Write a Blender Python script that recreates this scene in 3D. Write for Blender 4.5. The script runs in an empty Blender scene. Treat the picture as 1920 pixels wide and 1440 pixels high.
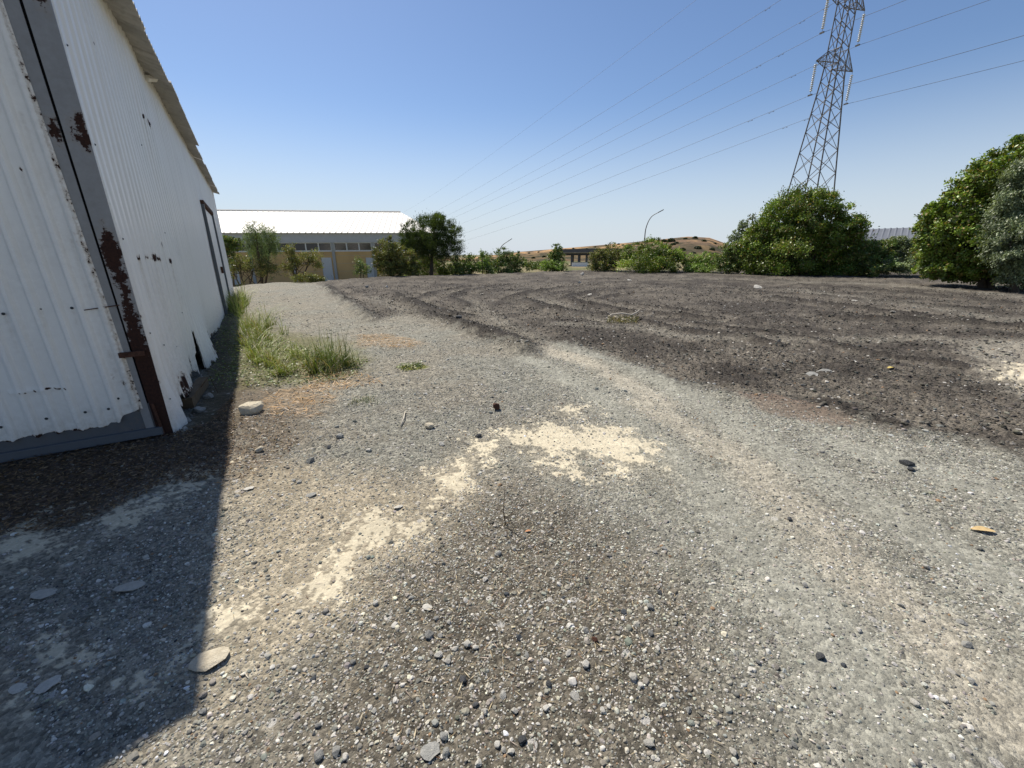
import bpy, bmesh, math, random
import numpy as np
from mathutils import Matrix, Vector

random.seed(7)
RNG = np.random.default_rng(11)
S = bpy.context.scene
COL = S.collection

# ------------------------------------------------------------------ camera
FPX, EYE = 765.0, 1.6                       # focal length in px of the 1920 wide photo, eye height
TH, RHO = math.atan(243 / 765), -20 / 2400  # pitch down, roll
_F = np.array([0, math.cos(TH), -math.sin(TH)])
_u = np.array([0, math.sin(TH), math.cos(TH)])
_r = np.array([1.0, 0, 0])
_R = _r * math.cos(RHO) + _u * math.sin(RHO)
_U = -_r * math.sin(RHO) + _u * math.cos(RHO)
_C = np.array([0, 0, EYE])
cam = bpy.data.cameras.new('camera')
cam.sensor_fit = 'HORIZONTAL'; cam.sensor_width = 36; cam.lens = FPX / 1920 * 36
cam.clip_start = 0.05; cam.clip_end = 12000
camo = bpy.data.objects.new('camera', cam); COL.objects.link(camo)
m = Matrix.Identity(4)
for i in range(3):
    m[i][0], m[i][1], m[i][2], m[i][3] = _R[i], _U[i], -_F[i], _C[i]
camo.matrix_world = m
S.camera = camo

# ------------------------------------------------------------------ light
SUN_AZ, SUN_EL = -35.0, 54.0                # degrees from +Y towards +X, above the horizon
w = bpy.data.worlds.new('World'); S.world = w; w.use_nodes = True
wn = w.node_tree.nodes; wl = w.node_tree.links
bg = wn['Background']
sky = wn.new('ShaderNodeTexSky'); sky.sky_type = 'NISHITA'; sky.sun_disc = False
sky.sun_elevation = math.radians(SUN_EL); sky.sun_rotation = math.radians(SUN_AZ)
sky.air_density = 1.0; sky.dust_density = 0.35; sky.ozone_density = 3.0; sky.altitude = 100
# summer sea haze: the band above the horizon pales to a milky blue, the same all the way round
geo = wn.new('ShaderNodeTexCoord'); sx = wn.new('ShaderNodeSeparateXYZ'); wl.new(geo.outputs['Generated'], sx.inputs[0])
mr = wn.new('ShaderNodeMapRange'); mr.interpolation_type = 'SMOOTHSTEP'; wl.new(sx.outputs[2], mr.inputs[0])
for i_, v_ in enumerate((-0.02, 0.30, 0.92, 0.0)): mr.inputs[i_ + 1].default_value = v_
mx = wn.new('ShaderNodeMix'); mx.data_type = 'RGBA'; wl.new(mr.outputs[0], mx.inputs[0])
wl.new(sky.outputs[0], mx.inputs[6]); mx.inputs[7].default_value = (5.6, 6.2, 6.9, 1)
hs = wn.new('ShaderNodeHueSaturation'); hs.inputs['Saturation'].default_value = 1.06; hs.inputs['Hue'].default_value = 0.504; wl.new(mx.outputs[2], hs.inputs['Color'])
wl.new(hs.outputs[0], bg.inputs[0]); bg.inputs[1].default_value = 0.088
sd = bpy.data.lights.new('sun', 'SUN'); sd.energy = 5.0; sd.angle = math.radians(0.55); sd.color = (1, 0.94, 0.85)
so = bpy.data.objects.new('sun', sd); COL.objects.link(so)
_a, _e = math.radians(SUN_AZ), math.radians(SUN_EL)
SUNV = Vector((math.sin(_a) * math.cos(_e), math.cos(_a) * math.cos(_e), math.sin(_e)))
so.rotation_euler = SUNV.to_track_quat('Z', 'Y').to_euler()
so.location = SUNV * 60
vs = S.view_settings
vs.view_transform = 'Standard'; vs.look = 'None'; vs.exposure = 0.4; vs.gamma = 1.0; vs.use_curve_mapping = False
S.cycles.max_bounces = 8; S.cycles.diffuse_bounces = 4; S.cycles.transparent_max_bounces = 8

# ------------------------------------------------------------------ helpers
def ray(x, y):
    return _F + (x - 960) / FPX * _R - (y - 720) / FPX * _U
def G(x, y, z=0.0):                         # photo pixel -> point on the ground plane
    d = ray(x, y); return _C + d * ((z - EYE) / d[2])
def D(x, y, dist):                          # photo pixel -> point at a horizontal distance
    d = ray(x, y); return _C + d * (dist / math.hypot(d[0], d[1]))

def noise2(x, y, seed=0):
    r = np.random.default_rng(1000 + seed); T = r.random((256, 256))
    xi = np.floor(x).astype(int); yi = np.floor(y).astype(int)
    fx = x - xi; fy = y - yi
    fx = fx * fx * (3 - 2 * fx); fy = fy * fy * (3 - 2 * fy)
    a = T[xi & 255, yi & 255]; b = T[(xi + 1) & 255, yi & 255]
    c = T[xi & 255, (yi + 1) & 255]; d = T[(xi + 1) & 255, (yi + 1) & 255]
    return (a * (1 - fx) + b * fx) * (1 - fy) + (c * (1 - fx) + d * fx) * fy
def fbm(x, y, scale, octv=4, seed=0, gain=0.5):
    s = 0; a = 1.0; t = 0
    for o in range(octv):
        s = s + a * noise2(x * scale + 17.3 * o, y * scale - 9.1 * o, seed + o); t += a
        a *= gain; scale *= 2.03
    return s / t                            # 0..1
def smooth(a, b, v):
    t = np.clip((v - a) / (b - a), 0, 1); return t * t * (3 - 2 * t)
def poly_sd(P, x, y):                       # signed distance, positive inside
    P = np.asarray(P, float)[:, :2]; n = len(P)
    dmin = np.full(x.shape, 1e9); ins = np.zeros(x.shape, bool)
    for i in range(n):
        ax, ay = P[i]; bx_, by_ = P[(i + 1) % n]
        ex, ey = bx_ - ax, by_ - ay
        t = np.clip(((x - ax) * ex + (y - ay) * ey) / (ex * ex + ey * ey + 1e-12), 0, 1)
        dmin = np.minimum(dmin, np.hypot(x - ax - t * ex, y - ay - t * ey))
        c = ((ay > y) != (by_ > y)) & (x < (bx_ - ax) * (y - ay) / (by_ - ay + 1e-12) + ax)
        ins ^= c
    return np.where(ins, dmin, -dmin)
def line_d(P, x, y):                        # distance to a polyline
    P = np.asarray(P, float)[:, :2]
    dmin = np.full(x.shape, 1e9)
    for i in range(len(P) - 1):
        ax, ay = P[i]; ex, ey = P[i + 1] - P[i]
        t = np.clip(((x - ax) * ex + (y - ay) * ey) / (ex * ex + ey * ey + 1e-12), 0, 1)
        dmin = np.minimum(dmin, np.hypot(x - ax - t * ex, y - ay - t * ey))
    return dmin
def gp(*pts):
    return [G(*p)[:2] for p in pts]

def mesh_np(name, V, F, mat, parent=None, cols=None, attr=None, smooth_=False, link=True):
    """V (n,3), F (m,k) arrays -> one mesh object"""
    V = np.asarray(V, np.float32); F = np.asarray(F, np.int32)
    me = bpy.data.meshes.new(name)
    me.vertices.add(len(V)); me.vertices.foreach_set('co', V.ravel())
    k = F.shape[1]
    me.loops.add(F.size); me.loops.foreach_set('vertex_index', F.ravel())
    me.polygons.add(len(F)); me.polygons.foreach_set('loop_start', np.arange(0, F.size, k, dtype=np.int32))
    me.update(calc_edges=True)
    if cols is not None:
        c = np.ones((len(V), 4), np.float32); c[:, :3] = cols
        at = me.color_attributes.new('Col', 'FLOAT_COLOR', 'POINT'); at.data.foreach_set('color', c.ravel())
    for n_, v_ in (attr or {}).items():
        at = me.attributes.new(n_, 'FLOAT', 'POINT'); at.data.foreach_set('value', np.asarray(v_, np.float32).ravel())
    me.polygons.foreach_set('use_smooth', np.full(len(F), smooth_, bool))
    if mat: me.materials.append(mat)
    o = bpy.data.objects.new(name, me)
    if link: COL.objects.link(o)
    if parent: o.parent = parent
    return o
class MB:
    """collects boxes, bars and tubes; build() links them as one mesh object"""
    def __init__(s): s.v = []; s.f = []
    def add(s, V, F):
        n = len(s.v); s.v += [tuple(map(float, p)) for p in V]; s.f += [tuple(i + n for i in f) for f in F]
    def box(s, c, d, ax=None):
        """centre, half sizes, three axes"""
        c = Vector(c); ax = ax or ((1, 0, 0), (0, 1, 0), (0, 0, 1)); ax = [Vector(a) for a in ax]
        V = []
        for i in (-1, 1):
            for j in (-1, 1):
                for k in (-1, 1):
                    V.append(c + ax[0] * d[0] * i + ax[1] * d[1] * j + ax[2] * d[2] * k)
        s.add(V, [(0, 1, 3, 2), (4, 6, 7, 5), (0, 4, 5, 1), (2, 3, 7, 6), (0, 2, 6, 4), (1, 5, 7, 3)])
    def bar(s, a, b, r, n=4, r2=None):
        a = Vector(a); b = Vector(b); r2 = r if r2 is None else r2
        t = (b - a).normalized(); u = t.orthogonal().normalized(); v = t.cross(u)
        V = []; F = []
        for p, q in ((a, r), (b, r2)):
            for i in range(n):
                th = 2 * math.pi * i / n + math.pi / 4
                V.append(p + (u * math.cos(th) + v * math.sin(th)) * q)
        for i in range(n): F.append((i, (i + 1) % n, n + (i + 1) % n, n + i))
        F.append(tuple(range(n))[::-1]); F.append(tuple(range(n, 2 * n)))
        s.add(V, F)
    def tube(s, pts, rad, n=6):
        pts = [Vector(p) for p in pts]
        rad = rad if hasattr(rad, '__len__') else [rad] * len(pts)
        base = len(s.v); u = None
        for i, p in enumerate(pts):
            t = (pts[min(i + 1, len(pts) - 1)] - pts[max(i - 1, 0)]).normalized()
            u = t.orthogonal().normalized() if u is None else (u - t * u.dot(t)).normalized()
            v = t.cross(u)
            for k in range(n):
                th = 2 * math.pi * k / n
                s.v.append(tuple(p + (u * math.cos(th) + v * math.sin(th)) * rad[i]))
        for i in range(len(pts) - 1):
            for k in range(n):
                a = base + i * n + k; b = base + i * n + (k + 1) % n
                s.f.append((a, b, b + n, a + n))
        s.f.append(tuple(base + k for k in range(n))[::-1])
        s.f.append(tuple(base + (len(pts) - 1) * n + k for k in range(n)))
    def build(s, name, mat, parent=None, sm=False):
        me = bpy.data.meshes.new(name); me.from_pydata(s.v, [], s.f); me.update()
        if sm: me.polygons.foreach_set('use_smooth', [True] * len(me.polygons))
        me.materials.append(mat)
        o = bpy.data.objects.new(name, me); COL.objects.link(o)
        if parent: o.parent = parent
        return o
def tag(o, label=None, cat=None, group=None, kind=None):
    if label: o['label'] = label
    if cat: o['category'] = cat
    if group: o['group'] = group
    if kind: o['kind'] = kind
    return o
def empty(name, loc=(0, 0, 0), rz=0):
    o = bpy.data.objects.new(name, None); COL.objects.link(o)
    o.location = loc; o.rotation_euler = (0, 0, rz); o.empty_display_size = 0.2
    return o

# ------------------------------------------------------------------ materials
class NT:
    def __init__(s, name):
        s.m = bpy.data.materials.new(name); s.m.use_nodes = True
        s.t = s.m.node_tree; s.b = s.t.nodes['Principled BSDF']
    def n(s, typ, **kw):
        o = s.t.nodes.new('ShaderNode' + typ)
        for k, v in kw.items():
            if k.startswith('i_'):
                key = k[2:]; key = int(key) if key.isdigit() else key.replace('_', ' ')
                if isinstance(v, bpy.types.NodeSocket): s.t.links.new(v, o.inputs[key])
                else: o.inputs[key].default_value = v
            else: setattr(o, k, v)
        return o
    def link(s, a, b): s.t.links.new(a, b)
    def math(s, op, a, b=0.0, clamp=False):
        o = s.n('Math', operation=op, use_clamp=clamp)
        for i, v in enumerate((a, b)):
            if isinstance(v, bpy.types.NodeSocket): s.link(v, o.inputs[i])
            else: o.inputs[i].default_value = v
        return o.outputs[0]
    def mix(s, fac, a, b, blend='MIX'):
        o = s.n('Mix', data_type='RGBA', blend_type=blend)
        for sock, v in ((o.inputs[0], fac), (o.inputs[6], a), (o.inputs[7], b)):
            if isinstance(v, bpy.types.NodeSocket): s.link(v, sock)
            elif isinstance(v, (int, float)): sock.default_value = v
            else: sock.default_value = (*v, 1) if len(v) == 3 else v
        return o.outputs[2]
    def ramp(s, v, lo, hi, a=0.0, b=1.0):
        o = s.n('MapRange', clamp=True); s.link(v, o.inputs[0])
        for i, q in enumerate((lo, hi, a, b)): o.inputs[i + 1].default_value = q
        return o.outputs[0]
    def noise(s, vec, scale, detail=4, rough=0.55, dist=0.0):
        o = s.n('TexNoise'); s.link(vec, o.inputs['Vector'])
        o.inputs['Scale'].default_value = scale; o.inputs['Detail'].default_value = detail
        o.inputs['Roughness'].default_value = rough; o.inputs['Distortion'].default_value = dist
        return o.outputs[0]
    def vor(s, vec, scale, out='Color', feat='F1'):
        o = s.n('TexVoronoi', feature=feat); s.link(vec, o.inputs['Vector']); o.inputs['Scale'].default_value = scale
        return o.outputs[out]
    def bump(s, h, strength=0.3, dist=0.02):
        o = s.n('Bump'); s.link(h, o.inputs['Height']); o.inputs['Strength'].default_value = strength
        o.inputs['Distance'].default_value = dist
        s.link(o.outputs[0], s.b.inputs['Normal']); return o
    def col(s, v):
        if isinstance(v, bpy.types.NodeSocket): s.link(v, s.b.inputs['Base Color'])
        else: s.b.inputs['Base Color'].default_value = (*v, 1)
    def set(s, rough=0.8, metal=0.0, spec=0.3):
        s.b.inputs['Roughness'].default_value = rough; s.b.inputs['Metallic'].default_value = metal
        s.b.inputs['Specular IOR Level'].default_value = spec
    @property
    def obj(s): return s.n('TexCoord').outputs['Object']
    @property
    def pos(s): return s.n('NewGeometry').outputs['Position']

def plain(name, c, rough=0.8, var=0.15, scale=6.0, metal=0.0, spec=0.3, bump=0.0, bscale=60):
    t = NT(name); v = t.obj
    n1 = t.noise(v, scale, 6, 0.6)
    f = t.ramp(n1, 0.3, 0.7)
    t.col(t.mix(f, tuple(q * (1 - var) for q in c), tuple(min(1, q * (1 + var)) for q in c)))
    t.set(rough, metal, spec)
    if bump: t.bump(t.noise(v, bscale, 3), bump, 0.01)
    return t.m

def foliage_mat(name):
    t = NT(name)
    a = t.n('Attribute', attribute_name='Col').outputs['Color']
    t.t.nodes.remove(t.b)
    d = t.n('BsdfDiffuse'); t.link(a, d.inputs[0])
    tr = t.n('BsdfTranslucent'); c2 = t.mix(1.0, a, (1.25, 1.3, 0.5), 'MULTIPLY'); t.link(c2, tr.inputs[0])
    gl = t.n('BsdfGlossy'); gl.inputs['Roughness'].default_value = 0.45; gl.inputs[0].default_value = (1, 1, 1, 1)
    m1 = t.n('MixShader'); m1.inputs[0].default_value = 0.22; t.link(d.outputs[0], m1.inputs[1]); t.link(tr.outputs[0], m1.inputs[2])
    m2 = t.n('MixShader'); m2.inputs[0].default_value = 0.035; t.link(m1.outputs[0], m2.inputs[1]); t.link(gl.outputs[0], m2.inputs[2])
    t.link(m2.outputs[0], t.t.nodes['Material Output'].inputs[0])
    return t.m
M = {}
M['leaf'] = foliage_mat('foliage')
M['bark'] = plain('bark', (0.09, 0.07, 0.05), 0.9, 0.35, 12, bump=0.6, bscale=30)

# ground: colour per vertex from the region masks, pebble speckle and relief from the shader
def ground_mat():
    t = NT('ground'); p = t.pos
    a = t.n('Attribute', attribute_name='Col').outputs['Color']
    spk = t.n('Attribute', attribute_name='speck').outputs['Fac']
    def sep(c):
        s_ = t.n('SeparateColor'); t.link(c, s_.inputs[0]); return s_.outputs[0]
    v1 = sep(t.vor(p, 70)); v2 = sep(t.vor(p, 26)); v3 = sep(t.vor(p, 9))
    nf = t.noise(p, 160, 3, 0.7)
    g1 = t.ramp(v1, 0, 1, 0.55, 1.5); g2 = t.ramp(v2, 0, 1, 0.7, 1.32); g3 = t.ramp(v3, 0, 1, 0.86, 1.15)
    g = t.math('MULTIPLY', t.math('MULTIPLY', g1, g2), t.math('MULTIPLY', g3, t.ramp(nf, 0.25, 0.75, 0.7, 1.3)))
    g = t.math('ADD', t.math('MULTIPLY', t.math('SUBTRACT', g, 1.0), spk), 1.0)
    cc = t.n('CombineColor'); [t.link(g, cc.inputs[i]) for i in range(3)]
    c = t.mix(1.0, a, cc.outputs[0], 'MULTIPLY')
    # stray pale chips
    chip = t.math('GREATER_THAN', sep(t.vor(p, 17)), 0.965); d17 = t.vor(p, 17, 'Distance')
    chip = t.math('MULTIPLY', t.math('MULTIPLY', chip, t.math('LESS_THAN', d17, 0.33)), t.ramp(spk, 0.3, 0.9))
    c = t.mix(chip, c, (0.42, 0.40, 0.36))
    t.col(c); t.set(0.95, 0, 0.15)
    h = t.math('ADD', t.math('MULTIPLY', t.vor(p, 70, 'Distance'), -0.5), t.math('MULTIPLY', nf, 0.6))
    h = t.math('ADD', h, t.math('MULTIPLY', t.vor(p, 26, 'Distance'), -0.9))
    h = t.math('MULTIPLY', h, spk)
    t.bump(h, 0.75, 0.022)
    return t.m
M['ground'] = ground_mat()

def pebble_mat():
    t = NT('gravel_pebbles')
    a = t.n('Attribute', attribute_name='pcol', attribute_type='INSTANCER').outputs['Color']
    n1 = t.noise(t.obj, 2.5, 3, 0.6)
    f = t.ramp(n1, 0.3, 0.7, 0.78, 1.2)
    cc = t.n('CombineColor'); [t.link(f, cc.inputs[i]) for i in range(3)]
    t.col(t.mix(1.0, a, cc.outputs[0], 'MULTIPLY')); t.set(0.9, 0, 0.2)
    return t.m
M['pebble'] = pebble_mat()
def stone_mat(name, c, c2):
    t = NT(name); v = t.obj
    inf = t.n('ObjectInfo').outputs['Random']
    n1 = t.noise(v, 3.0, 6, 0.65)
    col = t.mix(t.ramp(n1, 0.35, 0.68), c, c2)
    f = t.ramp(inf, 0, 1, 0.75, 1.2); cc = t.n('CombineColor'); [t.link(f, cc.inputs[i]) for i in range(3)]
    t.col(t.mix(1.0, col, cc.outputs[0], 'MULTIPLY')); t.set(0.9, 0, 0.2)
    t.bump(t.noise(v, 9, 5, 0.7), 0.5, 0.08)
    return t.m
M['stone_grey'] = stone_mat('grey_stone', (0.22, 0.22, 0.20), (0.34, 0.33, 0.30))
M['stone_pale'] = stone_mat('pale_stone', (0.42, 0.40, 0.35), (0.56, 0.53, 0.46))
M['stone_dark'] = stone_mat('dark_stone', (0.055, 0.057, 0.058), (0.11, 0.11, 0.11))
M['stone_cream'] = stone_mat('cream_stone', (0.50, 0.43, 0.31), (0.66, 0.59, 0.45))

# ------------------------------------------------------------------ terrain
EDGE = [(-300, 560), (436, 540), (520, 531), (600, 530), (700, 522), (850, 518), (1000, 512), (1100, 508), (1300, 509), (1500, 512), (1640, 518), (1760, 514), (1900, 521), (2100, 530), (2400, 545)]
_ep = np.array([G(*e)[:2] for e in EDGE]); EAZ = np.arctan2(_ep[:, 0], _ep[:, 1]); ER = np.hypot(_ep[:, 0], _ep[:, 1])
RIDGES = [  # windrows left by the wheels: centre line, half width, height
    (gp((612, 536), (650, 566), (700, 600)), 0.22, 0.10),
    (gp((745, 556), (800, 588), (860, 610), (941, 636), (990, 656)), 0.22, 0.11),
    (gp((1132, 536), (1054, 540), (991, 551), (947, 564)), 0.20, 0.10),
    (gp((985, 564), (1022, 579), (1063, 587), (1129, 597)), 0.24, 0.11),
    (gp((1200, 543), (1125, 547), (1079, 554), (1060, 561), (1090, 572), (1180, 586), (1330, 598)), 0.18, 0.09),
    (gp((1230, 550), (1150, 556), (1120, 564), (1180, 575), (1300, 584)), 0.16, 0.07),
    (gp((880, 538), (820, 550), (770, 566), (800, 578), (880, 596)), 0.2, 0.08),
    (gp((960, 534), (880, 546), (845, 560), (880, 576)), 0.2, 0.07),
    (gp((1197, 604), (1266, 623), (1322, 629), (1385, 636), (1454, 651)), 0.16, 0.07),
    (gp((1450, 560), (1600, 580), (1760, 602), (1920, 620)), 0.24, 0.09),
    (gp((1500, 535), (1700, 552), (1920, 574)), 0.28, 0.09),
    (gp((1400, 548), (1560, 560), (1720, 576), (1930, 594)), 0.2, 0.07),
    (gp((1540, 598), (1700, 605), (1830, 612), (1930, 624)), 0.2, 0.10),
    (gp((1300, 610), (1420, 622), (1520, 640), (1640, 668), (1800, 690)), 0.14, 0.05),
    (gp((1040, 655), (1180, 690), (1320, 735), (1420, 752), (1560, 760), (1700, 806)), 0.14, 0.035),
    (gp((1100, 524), (1300, 528), (1500, 527), (1640, 531)), 0.3, 0.10),
]
RUTS = [(gp((1180, 700), (1330, 790), (1480, 900), (1640, 1030), (1800, 1180), (1960, 1340)), 0.22, -0.02)]
def edge_r(x, y):
    return np.interp(np.arctan2(x, y), EAZ, ER, left=26, right=26)
DARKP = gp((588, 531), (640, 566), (705, 604), (725, 596), (760, 590), (830, 612), (900, 640), (1000, 662), (1045, 642), (1160, 678), (1290, 722), (1400, 748), (1500, 765), (1600, 792), (1690, 815), (1800, 832), (1930, 858), (2300, 905), (2600, 560), (2000, 500), (1640, 504), (1300, 502), (1000, 504), (800, 512), (640, 522))
def height(x, y):
    r = np.hypot(x, y); out = r - edge_r(x, y)
    z = (fbm(x, y, 0.45, 3, 3) - 0.5) * 0.10 + (fbm(x, y, 2.2, 3, 9) - 0.5) * 0.03
    z = z * smooth(0.0, 2.0, r)
    near = smooth(30, 2, r)
    dk = smooth(-0.3, 0.6, poly_sd(DARKP, x, y)) if x.size < 2e6 else 0
    z = z + dk * (0.04 + (fbm(x, y, 5.0, 4, 21, .7) - 0.5) * 0.085 + (np.abs(fbm(x, y, 11.0, 2, 27) - 0.5)) * 0.07)
    for P, wd, hh in RIDGES:
        d = line_d(P, x, y); k = 0.55 + 0.9 * fbm(x, y, 2.5, 2, 33)
        z = z + 0.85 * hh * np.exp(-(d / wd) ** 2) * k - 0.25 * hh * np.exp(-((d - 2.2 * wd) / wd) ** 2)
    for P, wd, hh in RUTS:
        z = z + hh * np.exp(-(line_d(P, x, y) / wd) ** 2)
    z = z - 0.03 * smooth(0.0, 3.0, 0.0 * r)
    # the heap along the far right edge
    q = np.array(G(1740, 516)[:2]); z = z + 0.32 * np.exp(-(((x - q[0]) / 3.2) ** 2 + ((y - q[1]) / 2.0) ** 2)) * (0.7 + 0.6 * fbm(x, y, 1.2, 2, 5))
    # the lot ends, the land falls away
    z = z - 1.5 * smooth(0.3, 9.0, out) + 0.05 * smooth(-1.5, 0, out) * smooth(1.5, 0, out)
    far = smooth(60, 400, r)
    z = z + far * ((fbm(x, y, 0.004, 3, 41) - 0.5) * 6 - 1.5)
    return z
def hz(x, y):
    return float(height(np.array([float(x)]), np.array([float(y)]))[0])

# region masks in world metres
P_TAN = gp((395, 1010), (420, 880), (520, 870), (640, 880), (760, 905), (880, 850), (900, 900), (800, 1000), (690, 1090), (600, 1210), (470, 1300), (340, 1330), (365, 1150))
P_CREAM = [gp((940, 800), (1010, 790), (1080, 795), (1150, 800), (1215, 830), (1215, 862), (1170, 872), (1110, 858), (1040, 850), (985, 838), (945, 826)),
           gp((1050, 760), (1085, 765), (1080, 782), (1045, 778)), gp((1055, 865), (1095, 872), (1090, 886), (1060, 882)),
           gp((985, 840), (1030, 845), (1025, 865), (985, 858)), gp((1160, 872), (1205, 866), (1200, 880), (1165, 884)),
           gp((820, 890), (865, 885), (870, 912), (830, 918)), gp((855, 860), (900, 850), (895, 875), (860, 880)), gp((880, 815), (930, 820), (925, 850), (885, 845)),
           gp((740, 985), (800, 965), (805, 985), (760, 1005), (730, 1010)), gp((650, 980), (700, 960), (735, 1000), (690, 1030), (640, 1060)),
           gp((795, 940), (820, 935), (820, 955), (795, 955)), gp((560, 1100), (640, 1030), (665, 1060), (630, 1110), (570, 1130)),
           gp((380, 1150), (480, 1120), (500, 1160), (420, 1190), (375, 1190)),
           gp((-40, 1040), (60, 1000), (125, 1010), (110, 1045), (20, 1075)), gp((200, 960), (330, 890), (410, 870), (400, 900), (270, 980), (205, 1000)),
           gp((80, 1230), (150, 1210), (170, 1240), (90, 1290)), gp((180, 1280), (250, 1255), (265, 1285), (190, 1310)),
           gp((1880, 690), (1930, 685), (2050, 700), (2050, 735), (1930, 730), (1895, 712))]
P_PALE = gp((1800, 655), (1860, 640), (1960, 640), (2200, 680), (2200, 780), (1980, 775), (1900, 745), (1850, 700))
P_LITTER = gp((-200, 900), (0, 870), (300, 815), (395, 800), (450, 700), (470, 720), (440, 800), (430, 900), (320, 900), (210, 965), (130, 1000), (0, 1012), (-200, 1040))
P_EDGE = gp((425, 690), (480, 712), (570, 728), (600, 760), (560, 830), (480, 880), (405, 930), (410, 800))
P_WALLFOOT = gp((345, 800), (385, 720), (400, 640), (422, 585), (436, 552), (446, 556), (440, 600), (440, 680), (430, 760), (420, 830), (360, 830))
P_BROWN = gp((1370, 735), (1440, 740), (1540, 765), (1610, 790), (1590, 798), (1500, 785), (1420, 765))
P_STRAW = [gp((670, 630), (720, 626), (790, 640), (800, 650), (740, 655), (670, 648)), gp((500, 735), (600, 720), (640, 745), (590, 780), (500, 775)), gp((560, 660), (650, 690), (690, 720), (600, 730))]
P_GREEN = gp((425, 700), (440, 640), (440, 580), (470, 585), (520, 620), (640, 640), (690, 680), (650, 710), (560, 720), (480, 725))
P_MOSS = gp((742, 690), (790, 683), (800, 690), (760, 698))
P_SOIL = gp((560, 1230), (720, 1030), (880, 920), (1000, 900), (1130, 960), (1300, 1060), (1380, 1200), (1400, 1460), (1200, 1600), (560, 1600), (430, 1400))
L_TAN = [gp((1190, 752), (1300, 800), (1400, 870), (1520, 985), (1680, 1120), (1800, 1230), (1960, 1400)),
         gp((1020, 650), (1130, 690), (1240, 750))]
L_LIGHT = [gp((880, 566), (920, 600), (1010, 640), (1160, 690)), gp((700, 560), (800, 600), (900, 650), (1040, 690)),
           gp((1000, 562), (1120, 600), (1300, 640), (1500, 640), (1750, 640), (1920, 650)), gp((1050, 612), (1180, 622), (1300, 640)),
           gp((1480, 545), (1700, 575), (1930, 610)), gp((1350, 525), (1650, 535), (1930, 560))]
L_SMOOTH = [gp((1060, 645), (1250, 715), (1440, 830), (1700, 985), (1960, 1130)), gp((985, 668), (1110, 735), (1260, 850), (1420, 1010), (1600, 1240), (1700, 1420)), gp((1560, 830), (1750, 880), (1960, 960))]
def colours(x, y):
    r = np.hypot(x, y); n = x.shape
    f1 = fbm(x, y, 1.3, 5, 51); f2 = fbm(x, y, 5.0, 4, 61); f3 = fbm(x, y, 18.0, 3, 71); f4 = fbm(x, y, 0.35, 3, 81); f5 = fbm(x, y, 45.0, 2, 86)
    wob = (f2 - 0.5) * 0.5 + (f3 - 0.5) * 0.35
    sc = np.clip(r / 5, 0.35, 6)            # masks fray more where they are far and large
    C_ = np.empty(n + (3,)); spk = np.full(n, 0.85)
    base = np.array([0.222, 0.207, 0.176]); alt = np.array([0.190, 0.186, 0.164])
    C_[:] = base + (alt - base) * smooth(0.35, 0.65, f1)[:, None]
    def put(mask, c, sp=None, k=1.0):
        nonlocal C_, spk
        mm = np.clip(mask * k, 0, 1); C_ = C_ * (1 - mm[:, None]) + np.array(c) * mm[:, None]
        if sp is not None: spk = spk * (1 - mm) + sp * mm
    # greenish grey wheel gravel on the right
    put(smooth(-0.4, 0.8, (x - 0.35) + wob * 0.8) * smooth(12, 4, r), (0.240, 0.236, 0.206), 0.8, 0.8)
    for P in L_SMOOTH:
        put(smooth(0.30, 0.06, line_d(P, x, y) + wob * 0.35), (0.262, 0.260, 0.230), 0.45, 0.75)
    put(smooth(-0.25, 0.35, poly_sd(P_SOIL, x, y) + wob * 0.7), (0.105, 0.092, 0.074), 0.95, 0.85)
    put(smooth(-0.3, 0.3, poly_sd(P_TAN, x, y) + wob * 0.6), (0.33, 0.285, 0.215), 0.55, 0.8)
    for P in L_TAN:
        put(smooth(0.34, 0.0, line_d(P, x, y) + wob * 0.45), (0.365, 0.335, 0.280), 0.5, 0.75)
    # millings
    dsd = poly_sd(DARKP, x, y)
    dm = smooth(-0.16, 0.26, dsd / sc ** 0.5 + wob * 0.95)
    dk = np.array([0.058, 0.051, 0.045]); dk2 = np.array([0.116, 0.103, 0.088])
    dcol = dk + (dk2 - dk) * smooth(0.38, 0.66, f1 * 0.5 + f4 * 0.25 + f2 * 0.25)[:, None]
    lm = np.zeros(n)
    for P in L_LIGHT:
        lm = np.maximum(lm, smooth(0.42, 0.05, line_d(P, x, y) / np.clip(r / 9, 0.6, 2.0) + wob * 1.1))
    dcol = dcol + (np.array([0.215, 0.20, 0.172]) - dcol) * (lm * 0.55 * (0.3 + 1.3 * f2))[:, None].clip(0, 1)
    for P, wd, hh in RIDGES:
        ll = line_d(P, x, y); we = wd * (0.8 + r / 60); k2 = np.exp(-((ll - 2.3 * we) / (0.8 * we)) ** 2) * 0.42 * smooth(0.25, 0.5, f2)
        dcol = dcol * (1 - k2[:, None]) + np.array([0.17, 0.153, 0.128]) * k2[:, None]
        k = np.exp(-(line_d(P, x, y) / (wd * (0.75 + r / 60))) ** 2) * 0.95 * smooth(0.12, 0.36, f2)
        dcol = dcol * (1 - k[:, None]) + np.array([0.032, 0.028, 0.025]) * k[:, None]
    C_ = C_ * (1 - dm[:, None]) + dcol * dm[:, None]; spk = spk * (1 - dm) + 0.95 * dm
    put(smooth(-0.3, 0.3, poly_sd(P_PALE, x, y) + wob * 0.9), (0.27, 0.25, 0.215), 0.6, 0.85)
    put(smooth(-0.05, 0.08, poly_sd(P_BROWN, x, y) + wob * 0.2), (0.165, 0.125, 0.10), 0.45, 0.7)
    put(smooth(-0.25, 0.25, poly_sd(P_LITTER, x, y) + wob * 0.7), (0.085, 0.062, 0.045), 0.7, 0.9)
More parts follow.
